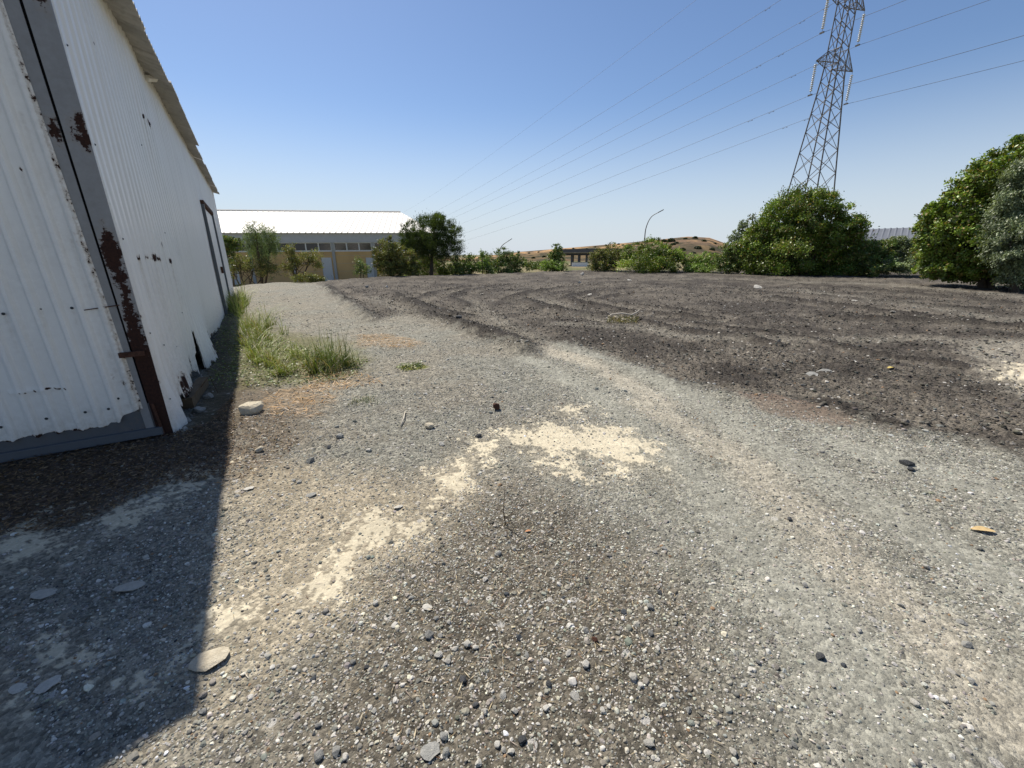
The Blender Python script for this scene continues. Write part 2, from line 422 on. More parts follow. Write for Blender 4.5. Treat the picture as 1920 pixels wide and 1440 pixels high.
    put(smooth(-0.35, 0.3, poly_sd(P_EDGE, x, y) + wob * 0.9), (0.125, 0.098, 0.072), 0.7, 0.7)
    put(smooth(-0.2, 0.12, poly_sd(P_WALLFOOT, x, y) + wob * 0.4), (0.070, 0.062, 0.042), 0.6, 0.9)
    put(smooth(-0.3, 0.3, poly_sd(P_GREEN, x, y) + wob * 0.8), (0.13, 0.125, 0.065), 0.6, 0.8)
    for P in P_STRAW:
        put(smooth(-0.2, 0.2, poly_sd(P, x, y) + wob * 0.9), (0.34, 0.24, 0.15), 0.6, 0.28 * (0.3 + 1.2 * f3))
    put(smooth(-0.05, 0.05, poly_sd(P_MOSS, x, y) + wob * 0.3), (0.15, 0.16, 0.04), 0.4)
    for P in P_CREAM:
        put(smooth(-0.012, 0.018, poly_sd(P, x, y) + ((f2 - 0.55) * 0.62 + (f3 - 0.52) * 0.55 + (f5 - 0.5) * 0.40) * np.clip(r / 3.3, 0.45, 1.6)), (0.58, 0.525, 0.41), 0.2, 0.92)
        put(smooth(-0.35, 0.15, poly_sd(P, x, y) + wob * 0.6), (0.36, 0.32, 0.25), None, 0.3)
    # everything past the lot: dry grass land
    out = r - edge_r(x, y)
    ol = np.array([0.20, 0.165, 0.095]) + (np.array([0.11, 0.115, 0.05]) - np.array([0.20, 0.165, 0.095])) * smooth(0.4, 0.6, f4)[:, None]
    om = smooth(0.6, 2.5, out); C_ = C_ * (1 - om[:, None]) + ol * om[:, None]; spk = spk * (1 - om) + 0.4 * om
    C_ *= (0.86 + 0.28 * f1)[:, None] * np.array([1.02, 1.0, 0.93])
    return np.clip(C_, 0.01, 1), spk

def build_ground():
    fh = FPX * 1024 / 1920
    # rings follow the picture rows so that the mesh is fine where the view is fine
    ang = [math.radians(a) for a in np.linspace(88.5, 62, 14)]
    yh = 0
    a = math.radians(61.5); rows = []
    while a > math.radians(0.12):
        rows.append(a)
        a -= max(0.0009, 1.0 / fh * math.cos(a - TH) ** 2 * 1.05) if a > math.radians(0.6) else a * 0.15
    rad = [0.0005] + [EYE / math.tan(q) for q in ang + rows] + [1200, 2000, 3500, 7000]
    rad = np.array(sorted(set(rad)))
    fine = np.linspace(-math.radians(61), math.radians(61), 900)
    coarse = np.linspace(math.radians(61), 2 * math.pi - math.radians(61), 70)[1:-1]
    az = np.concatenate([fine, coarse]); na = len(az); nr = len(rad)
    AZ, RR = np.meshgrid(az, rad)
    x = (np.sin(AZ) * RR).ravel(); y = (np.cos(AZ) * RR).ravel()
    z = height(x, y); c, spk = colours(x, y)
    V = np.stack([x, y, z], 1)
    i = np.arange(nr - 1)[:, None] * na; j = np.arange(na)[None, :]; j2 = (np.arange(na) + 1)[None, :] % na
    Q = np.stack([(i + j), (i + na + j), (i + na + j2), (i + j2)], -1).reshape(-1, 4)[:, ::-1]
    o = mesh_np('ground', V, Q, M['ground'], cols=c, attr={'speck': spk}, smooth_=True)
    o['kind'] = 'structure'
    return o
build_ground()

# ------------------------------------------------------------------ the old white shed on the left
SH_A = np.array([-3.24, 3.54, 0.0]); SH_RZ = math.radians(31.4)
SH_L, SH_H, SH_P, SH_W = 18.6, 4.28, 0.29, 14.0        # side length, wall height at the eave, roof pitch, span
shed = empty('metal_shed', SH_A, SH_RZ)
tag(shed, 'old white corrugated metal shed with rusty corner post and torn lower edge', 'shed')

def paint_mat(name, c, spots_attr=True, streak=0.10, dirt=(0.42, 0.36, 0.27), rustk=1.0):
    """old paint: vertical streaks, grime, chips and rust where the rust attribute says the steel is going"""
    t = NT(name); v = t.obj
    mp = t.n('Mapping'); t.link(v, mp.inputs[0]); mp.inputs['Scale'].default_value = (9, 9, 0.5)
    st = t.noise(mp.outputs[0], 1.6, 5, 0.6)
    n2 = t.noise(v, 1.3, 4, 0.6); n3 = t.noise(v, 22, 5, 0.7); n4 = t.noise(v, 70, 3, 0.6)
    col = t.mix(t.ramp(st, 0.35, 0.75, 0, streak * 2.2), c, tuple(q * 0.78 for q in c))
    col = t.mix(t.math('MULTIPLY', t.ramp(n2, 0.5, 0.75), t.ramp(n3, 0.35, 0.6)), col, tuple(q * 0.88 for q in c))
    at = t.n('Attribute', attribute_name='rust').outputs['Fac']
    gr = t.n('Attribute', attribute_name='grime').outputs['Fac']
    gm = t.math('MULTIPLY', gr, t.ramp(n3, 0.25, 0.7))
    col = t.mix(t.math('MULTIPLY', gm, 0.75), col, dirt)
    e = t.math('ADD', at, t.math('MULTIPLY', t.math('SUBTRACT', n3, 0.5), 0.9))
    e = t.math('ADD', e, t.math('MULTIPLY', t.math('SUBTRACT', n4, 0.5), 0.25))
    halo = t.ramp(e, 0.28, 0.5); core = t.ramp(e, 0.47, 0.53)
    rn = t.noise(v, 45, 5, 0.7)
    rust = t.mix(t.ramp(rn, 0.3, 0.7), (0.018, 0.009, 0.007), (0.055, 0.022, 0.013))
    col = t.mix(t.math('MULTIPLY', halo, 0.35 * rustk), col, (0.40, 0.27, 0.15))
    col = t.mix(core, col, rust)
    t.col(col)
    rr = t.ramp(core, 0, 1, 0.42, 0.95); t.link(rr, t.b.inputs['Roughness']); t.b.inputs['Specular IOR Level'].default_value = 0.35
    t.bump(t.math('ADD', t.math('MULTIPLY', core, t.math('ADD', rn, 0.3)), t.math('MULTIPLY', n2, 1.2)), 0.35, 0.012)
    return t.m
M['white_sheet'] = paint_mat('white_painted_sheet', (0.87, 0.85, 0.79))
M['grey_steel'] = paint_mat('grey_painted_steel', (0.29, 0.29, 0.285), streak=0.2, dirt=(0.10, 0.08, 0.06), rustk=0.4)
M['rail_steel'] = paint_mat('dark_grey_rail', (0.11, 0.12, 0.13), streak=0.2, dirt=(0.10, 0.08, 0.06), rustk=0.3)
M['gap_shade'] = plain('painted_gap_shade', (0.012, 0.012, 0.012), 0.95, 0.1)  # near-black colour put in for shade inside the shed and the post gap
M['rusty'] = plain('rusty_iron', (0.075, 0.035, 0.022), 0.95, 0.5, 30, bump=0.5, bscale=80)
M['screw'] = plain('weathered_screw', (0.05, 0.055, 0.055), 0.6, 0.3, 30)

def ribprof(u, pitch, crest, depth):        # trapezoid rib: 1 on the crest
    t = np.abs(((u / pitch) % 1.0) - 0.5) * 2      # 0 at the middle of the crest
    return depth * np.clip((crest + 0.28 - t) / 0.28, 0, 1)
def spot(s, z, S0, Z0, rs, rz_, a=1.0):
    return a * np.exp(-(((s - S0) / rs) ** 2 + ((z - Z0) / rz_) ** 2))
def sheet(name, U, Z, depth_fn, bottom, top, place, rust, grime, mat, parent, thick=0.004):
    """grid sheet, U along the wall (n), Z rows 0..1; bottom(u), top(u) heights; place(u, out, z) -> local xyz"""
    nu, nz = len(U), len(Z)
    b = bottom(U); tp = top(U)
    UU = np.repeat(U[None], nz, 0); ZZ = b[None] + (tp - b)[None] * Z[:, None]
    OUT = depth_fn(UU, ZZ)
    P = place(UU.ravel(), OUT.ravel(), ZZ.ravel())
    i = np.arange(nz - 1)[:, None] * nu; j = np.arange(nu - 1)[None]
    Q = np.stack([i + j, i + j + 1, i + nu + j + 1, i + nu + j], -1).reshape(-1, 4)
    return mesh_np(name, P, Q, mat, parent, attr={'rust': rust(UU, ZZ).ravel(), 'grime': grime(UU, ZZ).ravel()}, smooth_=False)

# --- side wall: sheets one metre wide, along local +Y, facing local +X
_jag = np.random.default_rng(5)
def side_bottom(u):
    k = np.interp(u, [0, 0.10, 0.34, 0.36, 0.55, 0.9, 1.15, 1.5, 1.95, 2.1, 2.3, 3.0, 3.6, 4.3, 4.6, 5.2, 6.2, 8, 12, 19],
                  [-0.10, -0.12, -0.10, 0.10, 0.20, 0.10, 0.06, 0.16, 0.20, 0.16, 0.02, -0.02, 0.0, 0.04, 0.16, 0.12, 0.04, -0.05, -0.08, -0.10])
    return k + (noise2(u * 16, u * 0 + 3.3, 5) - 0.5) * np.interp(u, [0, .3, .5, 5, 7, 19], [0.02, .02, .14, .12, .04, .02]) + (noise2(u * 50, u * 0 + 1.3, 6) - 0.5) * np.interp(u, [0, .5, 5, 7], [.02, .06, .05, .0])
def side_out(off):
    def f(u, z):
        o = ribprof(u, 0.19, 0.34, 0.019) + off + 0.006 * np.sin(z * 1.7 + u * 2.3) + 0.01 * (noise2(u * 1.5, z * 0.7, 8) - 0.5)
        # the foot of the torn sheets bulges outwards
        o = o + 0.15 * np.exp(-((u - 3.6) / 0.75) ** 2) * np.clip(1 - z / 1.0, 0, 1) ** 1.6
        o = o + 0.06 * np.exp(-((u - 1.0) / 0.8) ** 2) * np.clip(1 - z / 0.7, 0, 1) ** 1.5
        o = o + 0.05 * np.exp(-((u - 0.25) / 0.2) ** 2) * np.clip(1 - z / 0.5, 0, 1)
        return o
    return f
SPOTS = [(1.13, 3.14, .035, .04, 1.05), (1.30, 3.10, .03, .03, .8), (1.90, 3.20, .05, .04, .9), (2.2, 3.2, .03, .03, .8), (3.4, 3.37, .12, .07, .95), (3.1, 3.36, .05, .05, .8), (1.04, 3.46, .03, .03, .75),
         (0.63, 1.61, .05, .03, 0.9), (1.35, 1.60, .20, .05, 0.85), (1.62, 1.58, .12, .04, .75), (2.35, 1.55, .10, .05, .75), (0.95, 1.60, .10, .04, .72), (0.55, 1.72, .03, .02, .9), (2.0, 1.75, .04, .05, .7),
         (0.95, 0.25, .35, .16, .72), (1.9, 0.30, .15, .12, .6), (2.6, .12, .25, .12, .75), (3.9, .12, .5, .12, .75), (4.4, .2, .2, .2, .6), (0.4, 2.35, .03, .02, .8), (0.6, 2.4, .03, .02, .75)]
def side_rust(u, z):
    r = np.zeros(u.shape)
    for a_, b_, c_, d_, k in SPOTS: r = np.maximum(r, spot(u, z, a_, b_, c_, d_, k))
    for zz in np.arange(0.5, 4.3, 0.62):    # bleeding fixings at the torn leading edge
        r = np.maximum(r, spot(u, z, 0.035, zz, .03, .03, 0.75))
    r = np.maximum(r, 0.58 * np.exp(-np.clip(z - side_bottom(u), 0, 9) / 0.05) * (u < 7))
    return r
def runs(u, z, pts):                        # rust water runs down from each bleeding fixing
    g = np.zeros(u.shape)
    for (a_, b_, wv_, ln_) in pts:
        g = np.maximum(g, np.exp(-((u - a_) / wv_) ** 2) * (z < b_) * np.exp(-np.clip(b_ - z, 0, 9) / ln_))
    return g
def side_grime(u, z):
    return 0.9 * runs(u, z, [(a_, b_, .022, .45) for a_, b_, *_ in SPOTS[:14]]) + 0.5 * runs(u, z, [(q * .57 + .3, 0.7 + (q * 1.37) % 3.2, .015, .5) for q in range(12)]) + np.clip(np.exp(-np.clip(z - side_bottom(u), 0, 9) / 0.35) * 0.8 + 0.5 * np.exp(-u / 0.08) + 0.35 * spot(u, z, 1.2, 1.2, 0.25, 0.35), 0, 1)
def side_place(u, o, z): return np.stack([o, u, z], 1)
W_SIDE = 0.95
SLITS = [(2.62, 0.20, 0.62), (2.0, 0.12, 0.3), (0.52, 0.1, 0.34)]               # torn open: centre, half width at the foot, height
k = 0; u0 = 0.0
while u0 < SH_L - 0.05:
    u1 = min(u0 + W_SIDE, SH_L)
    near = u0 < 6
    U = np.linspace(u0, u1 + 0.02, 76 if near else 39)
    Zr = np.concatenate([np.linspace(0, 0.25, 26 if near else 8)[:-1], np.linspace(0.25, 1, 60 if near else 16)])
    off = 0.012 + 0.006 * (k % 2) + 0.001 * math.sin(k * 2.7)
    o = sheet('cladding_sheet', U, Zr, side_out(off), side_bottom, lambda u: np.full(u.shape, SH_H + 0.02), side_place, side_rust, side_grime, M['white_sheet'], shed)
    for (cs, hw, hh) in SLITS:
        if u0 - 0.2 < cs < u1 + 0.2:
            me = o.data; bm = bmesh.new(); bm.from_mesh(me)
            kill = [f for f in bm.faces if (lambda c: c.z < hh and abs(c.y - cs - 0.10 * c.z) < hw * (1 - c.z / hh) ** 0.7 + 0.012 * math.sin(c.z * 60))(f.calc_center_median())]
            bmesh.ops.delete(bm, geom=kill, context='FACES'); bm.to_mesh(me); bm.free()
    u0 += W_SIDE; k += 1
# inside: an added black panel behind the sheets paints the room's shade into the tears
b = MB(); b.box((-0.16, SH_L / 2, SH_H / 2 - 0.1), (0.02, SH_L / 2 - 0.1, SH_H / 2 + 0.05)); b.build('shade_backing', M['gap_shade'], shed)
# fixing screws of the side wall
def screw_mesh():
    b = MB(); n = 8
    for r_, h0, h1 in ((0.011, 0, 0.002), (0.0065, 0.002, 0.008)):
        V = []; F = []
        for h in (h0, h1):
            for i in range(n): V.append((r_ * math.cos(i * 6.2832 / n), r_ * math.sin(i * 6.2832 / n), h))
        for i in range(n): F.append((i, (i + 1) % n, n + (i + 1) % n, n + i))
        F.append(tuple(range(n, 2 * n))); b.add(V, F)
    me = bpy.data.meshes.new('screw'); me.from_pydata(b.v, [], b.f); me.update(); me.materials.append(M['screw']); return me
SCREW = screw_mesh()
def put_screw(loc, rot, sc=1.0):
    o = bpy.data.objects.new('screw', SCREW); COL.objects.link(o); o.parent = shed; o.location = loc; o.rotation_euler = rot; o.scale = (sc,) * 3
for (uu, zz) in ((0.10, 0.32), (0.10, 0.95), (0.10, 1.75), (0.10, 2.45), (0.10, 3.1), (0.62, .75), (1.24, .62), (1.55, .72), (1.9, .55), (2.2, .9), (3.2, .9), (0.73, 1.15), (1.35, 1.9), (1.35, 2.9), (2.4, 2.9), (2.4, 1.9)):
    oo = float(side_out(0.014)(np.array([uu]), np.array([zz]))[0])
    put_screw((oo + 0.002, uu, zz), (0, math.pi / 2, 0), .8)
# --- door in the far part of the side wall: leaf, frame bars standing in dark gaps
d0, d1, dz = 9.75, 13.2, 2.95
U = np.arange(d0 + 0.06, d1 - 0.05, 0.03)
sheet('door_leaf', U, np.linspace(0, 1, 12), lambda u, z: 0.055 + ribprof(u, 0.2, 0.3, 0.006), lambda u: np.full(u.shape, 0.02), lambda u: np.full(u.shape, dz - 0.05), side_place, lambda u, z: 0.3 * np.exp(-z / .1), lambda u, z: np.exp(-z / .3), M['white_sheet'], shed)
for yy in (d0, d1):
    b = MB(); b.box((0.075, yy, dz / 2), (0.035, 0.05, dz / 2)); b.build('door_post', M['rail_steel'], shed)
b = MB(); b.box((0.075, (d0 + d1) / 2, dz + 0.05), (0.04, (d1 - d0) / 2 + 0.05, 0.05)); b.build('door_lintel', M['rusty'], shed)
b = MB(); b.box((0.10, d0 + 1.9, 1.2), (0.03, 0.03, 0.1)); b.build('door_handle', M['rusty'], shed)

# --- corner post: a flange to the front sheet, a black strip painted as the shadow gap and a wide rusted flange
def strip(name, x0f, x1f, yf, z0, z1, mat, rust, nz=180, nx=12):
    zz = np.linspace(z0, z1, nz); tt = np.linspace(0, 1, nx)
    ZZ, TT = np.meshgrid(zz, tt, indexing='ij')
    X = x0f(ZZ) * (1 - TT) + x1f(ZZ) * TT; Y_ = np.full(X.shape, 0.0) + yf
    P = np.stack([X, Y_, ZZ], -1).reshape(-1, 3); n0 = len(P)
    P2 = P.copy(); P2[:, 1] += 0.012; P = np.concatenate([P, P2])
    i = np.arange(nz - 1)[:, None] * nx; j = np.arange(nx - 1)[None]
    Q = np.stack([i + j, i + j + 1, i + nx + j + 1, i + nx + j], -1).reshape(-1, 4)
    e = []
    for c_ in (0, nx - 1):
        a_ = np.arange(nz - 1) * nx + c_
        e.append(np.stack([a_, a_ + nx, a_ + nx + n0, a_ + n0], -1))
    Q = np.concatenate([Q] + e)
    r = rust(ZZ, TT).ravel()
    return mesh_np(name, P, Q, mat, shed, attr={'rust': np.concatenate([r, r]), 'grime': np.concatenate([r * 0 + 0.3, r * 0 + 0.3])})
lean = lambda z: 0.055 + 0.030 * z          # the front cladding leans a little away from the post
def post_rust(z, t):
    r = np.interp(z, [-.2, .1, .35, .5, 0.9, 1.3, 1.7, 1.80, 2.0, 2.3, 2.45, 2.6, 2.7, 3.1, 3.3, 3.5, 3.7], [.85, .8, .95, .9, .75, .62, .85, .55, .18, .22, .66, .6, .2, .1, .5, .55, .1])
    c0 = np.interp(z, [0, .8, 1.4, 1.8, 2.5, 4], [.5, .6, .45, .55, .2, .3])
    return r - np.abs(t - c0) * np.interp(z, [0, .5, 1.2, 1.8, 2.4, 4], [.2, .3, .55, .7, .45, .5])
strip('corner_post', lambda z: 0.030 + 0 * z, lambda z: -0.075 - 0.012 * z, -0.02, -0.15, SH_H, M['grey_steel'], post_rust)
strip('post_shadow_strip', lambda z: -0.06 - 0.012 * z, lambda z: -0.10 - 0.02 * z, 0.015, -0.1, SH_H, M['gap_shade'], lambda z, t: z * 0, nz=8, nx=2)
strip('edge_flange', lambda z: -0.088 - 0.014 * z, lambda z: -0.145 - 0.027 * z, -0.012, 0.06, SH_H, M['grey_steel'], lambda z, t: 0.12 + 0.5 * spot(z, t, 2.5, .3, .14, .6) + .35 * spot(z, t, .8, .5, .06, 2))
b = MB(); b.box((-0.09, -0.035, 0.80), (0.085, 0.012, 0.022)); b.build('rusty_bracket', M['rusty'], shed)
b = MB(); b.bar((-0.02, -0.035, -0.15), (-0.055, -0.03, 0.33), 0.012, 6); b.build('bent_rod', M['rusty'], shed)
b = MB(); b.bar((-0.08, -0.022, 1.22), (-0.30, -0.03, 1.195), 0.004, 5); b.build('rusty_wire', M['rusty'], shed)

# --- front wall: wide-ribbed sheets along local -X, facing local -Y
def front_bottom(u):
    st = np.interp(u, [0.0, 0.16, 0.19, 0.28, 0.30, 0.42, 0.5, 0.6, 0.85, 1.1, 14], [.30, .25, .22, .205, .195, .20, .19, .20, .20, .185, .18])
    return st + (noise2(u * 30, u * 0 + 2.2, 12) - 0.5) * 0.03
def front_out(u, z):
    return ribprof(u + 0.03, 0.146, 0.20, 0.030) + 0.012 + 0.008 * (noise2(u * 1.8, z * 1.1, 14) - 0.5) + 0.006 * np.exp(-((z - 0.58) / 0.02) ** 2) * ((u > .5) & (u < .85))
def front_rust(u, z):
    r = 0.62 * np.exp(-np.clip(z - front_bottom(u), 0, 9) / 0.012)
    r = np.maximum(r, 0.42 * np.exp(-np.clip(u - 0.145 - 0.027 * z, 0, 9) / 0.012))
    for a_, b_, c_, d_, k_ in ((.235, .854, .012, .012, .85), (.2, .55, .03, .05, .55), (.26, .62, .02, .05, .5), (.397, 2.228, .012, .014, 1.1), (.21, 1.75, .012, .1, .45), (.2, 2.9, .01, .1, .4)):
        r = np.maximum(r, spot(u, z, a_, b_, c_, d_, k_))
    crack = np.exp(-((z - 0.578 - 0.01 * np.sin(u * 30)) / 0.005) ** 2) * ((u > .55) & (u < .83)) * 0.9
    return np.maximum(r, crack)
def front_grime(u, z):
    return 0.55 * runs(u, z, [(.37, 1.2, .012, .25), (.746, 1.19, .012, .3), (.235, .85, .012, .25), (.397, 2.2, .012, .4), (.6, 2.22, .01, .4), (.55, 1.21, .01, .3), (.25, 1.75, .012, .5), (.3, 2.6, .012, .6)]) + np.clip(0.7 * np.exp(-np.clip(z - front_bottom(u), 0, 9) / 0.15) + 0.7 * np.exp(-np.clip(u - 0.16, 0, 9) / 0.06) + 0.1, 0, 1)
def front_place(u, o, z): return np.stack([-u, -o, z], 1)
u0 = 0.0; k = 0
while u0 < SH_W - 0.05:
    u1 = min(u0 + 1.17, SH_W); near = k < 2
    U = np.arange(u0, u1 + 0.012, 0.012 if near else 0.05)
    Zr = np.concatenate([np.linspace(0, 0.12, 30)[:-1], np.linspace(0.12, 1, 150)]) if near else np.linspace(0, 1, 5)
    topf = lambda u: SH_H - 0.06 + SH_P * np.minimum(u, SH_W - u)
    if k == 0:                              # its free edge leans with the flange
        pl = lambda u, o, z: np.stack([-(u * (1 - (0.12 + 0.029 * z) / 1.17) + 0.12 + 0.029 * z), -o, z], 1)
        def conv(fn): return lambda u, z: fn(u * (1 - (0.12 + 0.029 * z) / 1.17) + 0.12 + 0.029 * z, z)
        sheet('cladding_sheet', U, Zr, front_out, front_bottom, topf, pl, conv(front_rust), conv(front_grime), M['white_sheet'], shed)
    else:
        sheet('cladding_sheet', U, Zr, lambda u, z: front_out(u, z) + 0.005 * (k % 2), front_bottom, topf, front_place, front_rust, front_grime, M['white_sheet'], shed)
    u0 += 1.17; k += 1
for (uu, zz) in ((.37, 1.216), (.746, 1.20), (.49, .348), (.343, .347), (.736, .333), (.996, .318), (1.05, 1.2), (.60, 2.23), (1.2, .33), (.27, .42), (.55, 1.22)):
    put_screw((-uu, -float(front_out(np.array([uu]), np.array([zz]))[0]) - 0.003, zz), (math.pi / 2, 0, 0), 1.0)
# bottom rail of the front: a pressed channel, two steps
zb = np.linspace(0, 1, 40)
def rail(name, z0, z1, y0, mat, x0=-0.02):
    U = np.linspace(0.0, SH_W, 240); nz = 6
    sheet(name, U, np.linspace(0, 1, nz), lambda u, z: y0 + 0 * u, lambda u: z0 + 0.004 * np.sin(u * 5), lambda u: z1 + 0 * u, front_place, lambda u, z: 0.22 + 0.3 * noise2(u * 9, z * 9, 3) * (u < 0.35), lambda u, z: 0 * u + 0.25, mat, shed)
rail('rail_web', 0.085, 0.34, 0.004, M['rail_steel'])
b = MB(); b.box((-SH_W / 2 - 0.03, -0.022, 0.098), (SH_W / 2, 0.026, 0.008)); b.box((-SH_W / 2 - 0.03, -0.036, 0.062), (SH_W / 2, 0.008, 0.030)); 
b.build('bottom_rail', M['rail_steel'], shed)
b = MB(); b.box((-SH_W / 2, 0.35, SH_H / 2 + 0.2), (SH_W / 2 - 0.3, 0.02, SH_H / 2)); b.build('shade_backing', M['gap_shade'], shed)  # same added panel behind the front, interior shade as black colour
# --- back, far side and gable closure, plain white sheet
b = MB(); b.box((-SH_W + 0.02, SH_L / 2, SH_H / 2), (0.02, SH_L / 2, SH_H / 2)); b.build('far_side_wall', M['white_sheet'], shed)
b = MB()
hr = SH_H + SH_P * SH_W / 2
for yy in (SH_L - 0.02,):
    V = [(-0.01, yy, -0.1), (-SH_W, yy, -0.1), (-SH_W, yy, SH_H), (-SH_W / 2, yy, hr - .05), (-0.01, yy, SH_H)]
    V2 = [(p[0], p[1] - 0.02, p[2]) for p in V]
    b.add(V + V2, [(0, 1, 2, 3, 4), (9, 8, 7, 6, 5)] + [(i, (i + 1) % 5, 5 + (i + 1) % 5, 5 + i) for i in range(5)])
b.build('end_wall', M['white_sheet'], shed)
# --- roof: corrugated sheets laid side by side, each its own lap and overhang
def roof_mat():
    t = NT('weathered_roof_sheet'); v = t.obj
    n1 = t.noise(v, 2.0, 5, 0.6); n2 = t.noise(v, 14, 4, 0.6)
    c = t.mix(t.ramp(n1, 0.35, 0.65), (0.46, 0.44, 0.41), (0.33, 0.32, 0.30))
    c = t.mix(t.math('MULTIPLY', t.ramp(n2, 0.5, 0.7), 0.5), c, (0.22, 0.21, 0.19))
    t.col(c); t.set(0.7, 0, 0.3); return t.m
M['roof'] = roof_mat()
rr_ = random.Random(3)
y0 = -0.12; k = 0
while y0 < SH_L + 0.1:
    wd = 0.92; y1 = min(y0 + wd + 0.05, SH_L + 0.15)
    over = 0.30 + rr_.uniform(-0.015, 0.02) - (0.07 if y0 > 8.6 else 0)
    tilt = rr_.uniform(-0.008, 0.016)
    Uy = np.arange(y0, y1 + 1e-6, 0.012); Xs = np.array([over, over - 0.05, 0.1, -0.4, -2, -4.5, -SH_W / 2 + .02])
    UY, XX = np.meshgrid(Uy, Xs)
    Zc = SH_H - XX * SH_P + 0.024 * np.sin(2 * math.pi * UY / 0.146) + 0.012 * (k % 2) + tilt * np.clip((UY - y0) / wd, 0, 1) + 0.025
    n_u, n_x = len(Uy), len(Xs)
    P = np.stack([XX, UY, Zc], -1).reshape(-1, 3); P2 = P.copy(); P2[:, 2] -= 0.006
    i = np.arange(n_x - 1)[:, None] * n_u; j = np.arange(n_u - 1)[None]
    Q = np.stack([i + j, i + j + 1, i + n_u + j + 1, i + n_u + j], -1).reshape(-1, 4)
    jj = np.arange(n_u - 1); ed = np.stack([jj, jj + 1, jj + 1 + len(P), jj + len(P)], -1)
    mesh_np('roof_sheet', np.concatenate([P, P2]), np.concatenate([Q, Q[:, ::-1] + len(P), ed]), M['roof'], shed)
    y0 += wd; k += 1
b = MB()
V = [(-SH_W / 2, -0.12, hr + .02), (-SH_W / 2, SH_L + 0.15, hr + .02), (-SH_W - 0.3, SH_L + 0.15, SH_H - 0.07), (-SH_W - 0.3, -0.12, SH_H - 0.07)]
b.add(V + [(p[0], p[1], p[2] - 0.02) for p in V], [(0, 1, 2, 3), (7, 6, 5, 4), (0, 4, 5, 1), (1, 5, 6, 2), (2, 6, 7, 3), (3, 7, 4, 0)])
b.build('far_roof_slope', M['roof'], shed)
b = MB(); b.box((-0.02, SH_L / 2, SH_H - 0.06), (0.03, SH_L / 2, 0.05)); b.build('eave_purlin', M['grey_steel'], shed)
b = MB(); b.bar((0.03, 4.4, SH_H - 0.09), (0.12, 4.6, SH_H - 0.02), 0.045, 5); b.build('torn_flashing', M['white_sheet'], shed)

# ------------------------------------------------------------------ stones and gravel
def stone_mesh(seed, flat=0.7, sub=2, cuts=7):
    r = np.random.default_rng(seed)
    bm = bmesh.new(); bmesh.ops.create_icosphere(bm, subdivisions=sub, radius=1.0)
    V = np.array([v.co[:] for v in bm.verts])
    for _ in range(cuts):                   # knock flat facets off
        n = r.normal(size=3); n /= np.linalg.norm(n); d = r.uniform(0.45, 0.85)
        t = V @ n; V = V - np.outer(np.clip(t - d, 0, None), n)
    V *= np.array([1.0, r.uniform(0.62, 0.95), flat * r.uniform(0.7, 1.0)])
    V += r.normal(size=V.shape) * 0.02
    V[:, 2] -= V[:, 2].min() + 0.22 * (V[:, 2].max() - V[:, 2].min())
    V /= np.abs(V[:, 0]).max()
    for v, c in zip(bm.verts, V): v.co = c
    me = bpy.data.meshes.new('stone'); bm.to_mesh(me); bm.free(); return me
STONES = [stone_mesh(100 + i, f) for i, f in enumerate((0.8, 0.6, 0.7, 0.5, 0.75, 0.65))]
FLATS = [stone_mesh(200 + i, 0.22) for i in range(3)]
_smesh = {}
def stone_data(me, mat):
    k = (me.name, mat)
    if k not in _smesh:
        c = me.copy(); c.materials.clear(); c.materials.append(M[mat]); _smesh[k] = c
    return _smesh[k]
SL = [  # pixel x, y, width in px, tone: g grey, p pale, d dark, c cream; f = flat slab
 (805,1190,20,'g'),(826,1193,12,'g'),(823,1226,18,'p'),(853,1216,14,'p'),(876,1206,16,'p'),(891,1212,12,'p'),(838,1239,14,'p'),(868,1275,17,'d'),(942,1301,17,'p'),(892,1318,14,'d'),
 (830,1380,18,'g'),(836,1410,18,'g'),(630,1408,20,'g'),(646,1418,14,'p'),(764,1368,12,'p'),(844,1367,12,'g'),(934,1394,14,'p'),(944,1404,12,'p'),(958,1408,14,'p'),
 (981,1386,18,'d'),(898,1430,16,'p'),(1218,1392,22,'p'),(1186,1273,18,'p'),(1029,1281,14,'d'),(1097,1182,14,'g'),(1099,1247,18,'p'),(1065,1224,14,'p'),(1232,1218,14,'p'),
 (1218,1190,12,'g'),(1220,1140,16,'g'),(1236,1108,12,'d'),(1246,1026,12,'g'),(1228,1030,11,'p'),(723,1243,12,'p'),(817,1160,11,'g'),(842,1166,10,'p'),(964,1331,14,'p'),
 (1025,1327,14,'p'),(910,1331,16,'p'),(987,1226,14,'g'),(705,1129,12,'p'),(934,1039,14,'g'),(964,1030,10,'p'),(486,845,18,'c'),(383,1334,16,'g'),(458,1372,12,'p'),(597,1414,20,'g'),
 (595,1357,12,'g'),(1538,1230,18,'d'),(1562,1285,10,'p'),(1814,1200,18,'g'),(1480,977,14,'d'),(1735,1061,14,'p'),(1510,1094,12,'g'),(1824,1271,14,'g'),(1715,1315,16,'p'),
 (1377,1408,18,'p'),(1488,1394,14,'g'),(637,820,16,'g'),(897,815,13,'d'),(583,866,18,'g'),(692,847,12,'p'),(552,903,9,'p'),(562,906,12,'p'),(660,1240,12,'g'),(688,1250,12,'d'),
 (770,1120,10,'g'),(1130,1330,12,'p'),(1290,1330,13,'g'),(1320,1180,11,'p'),(1420,1240,11,'g'),(1610,1180,12,'p'),(1690,1130,11,'g'),(1770,1310,13,'p'),(700,1330,12,'p'),(520,1290,11,'g')]
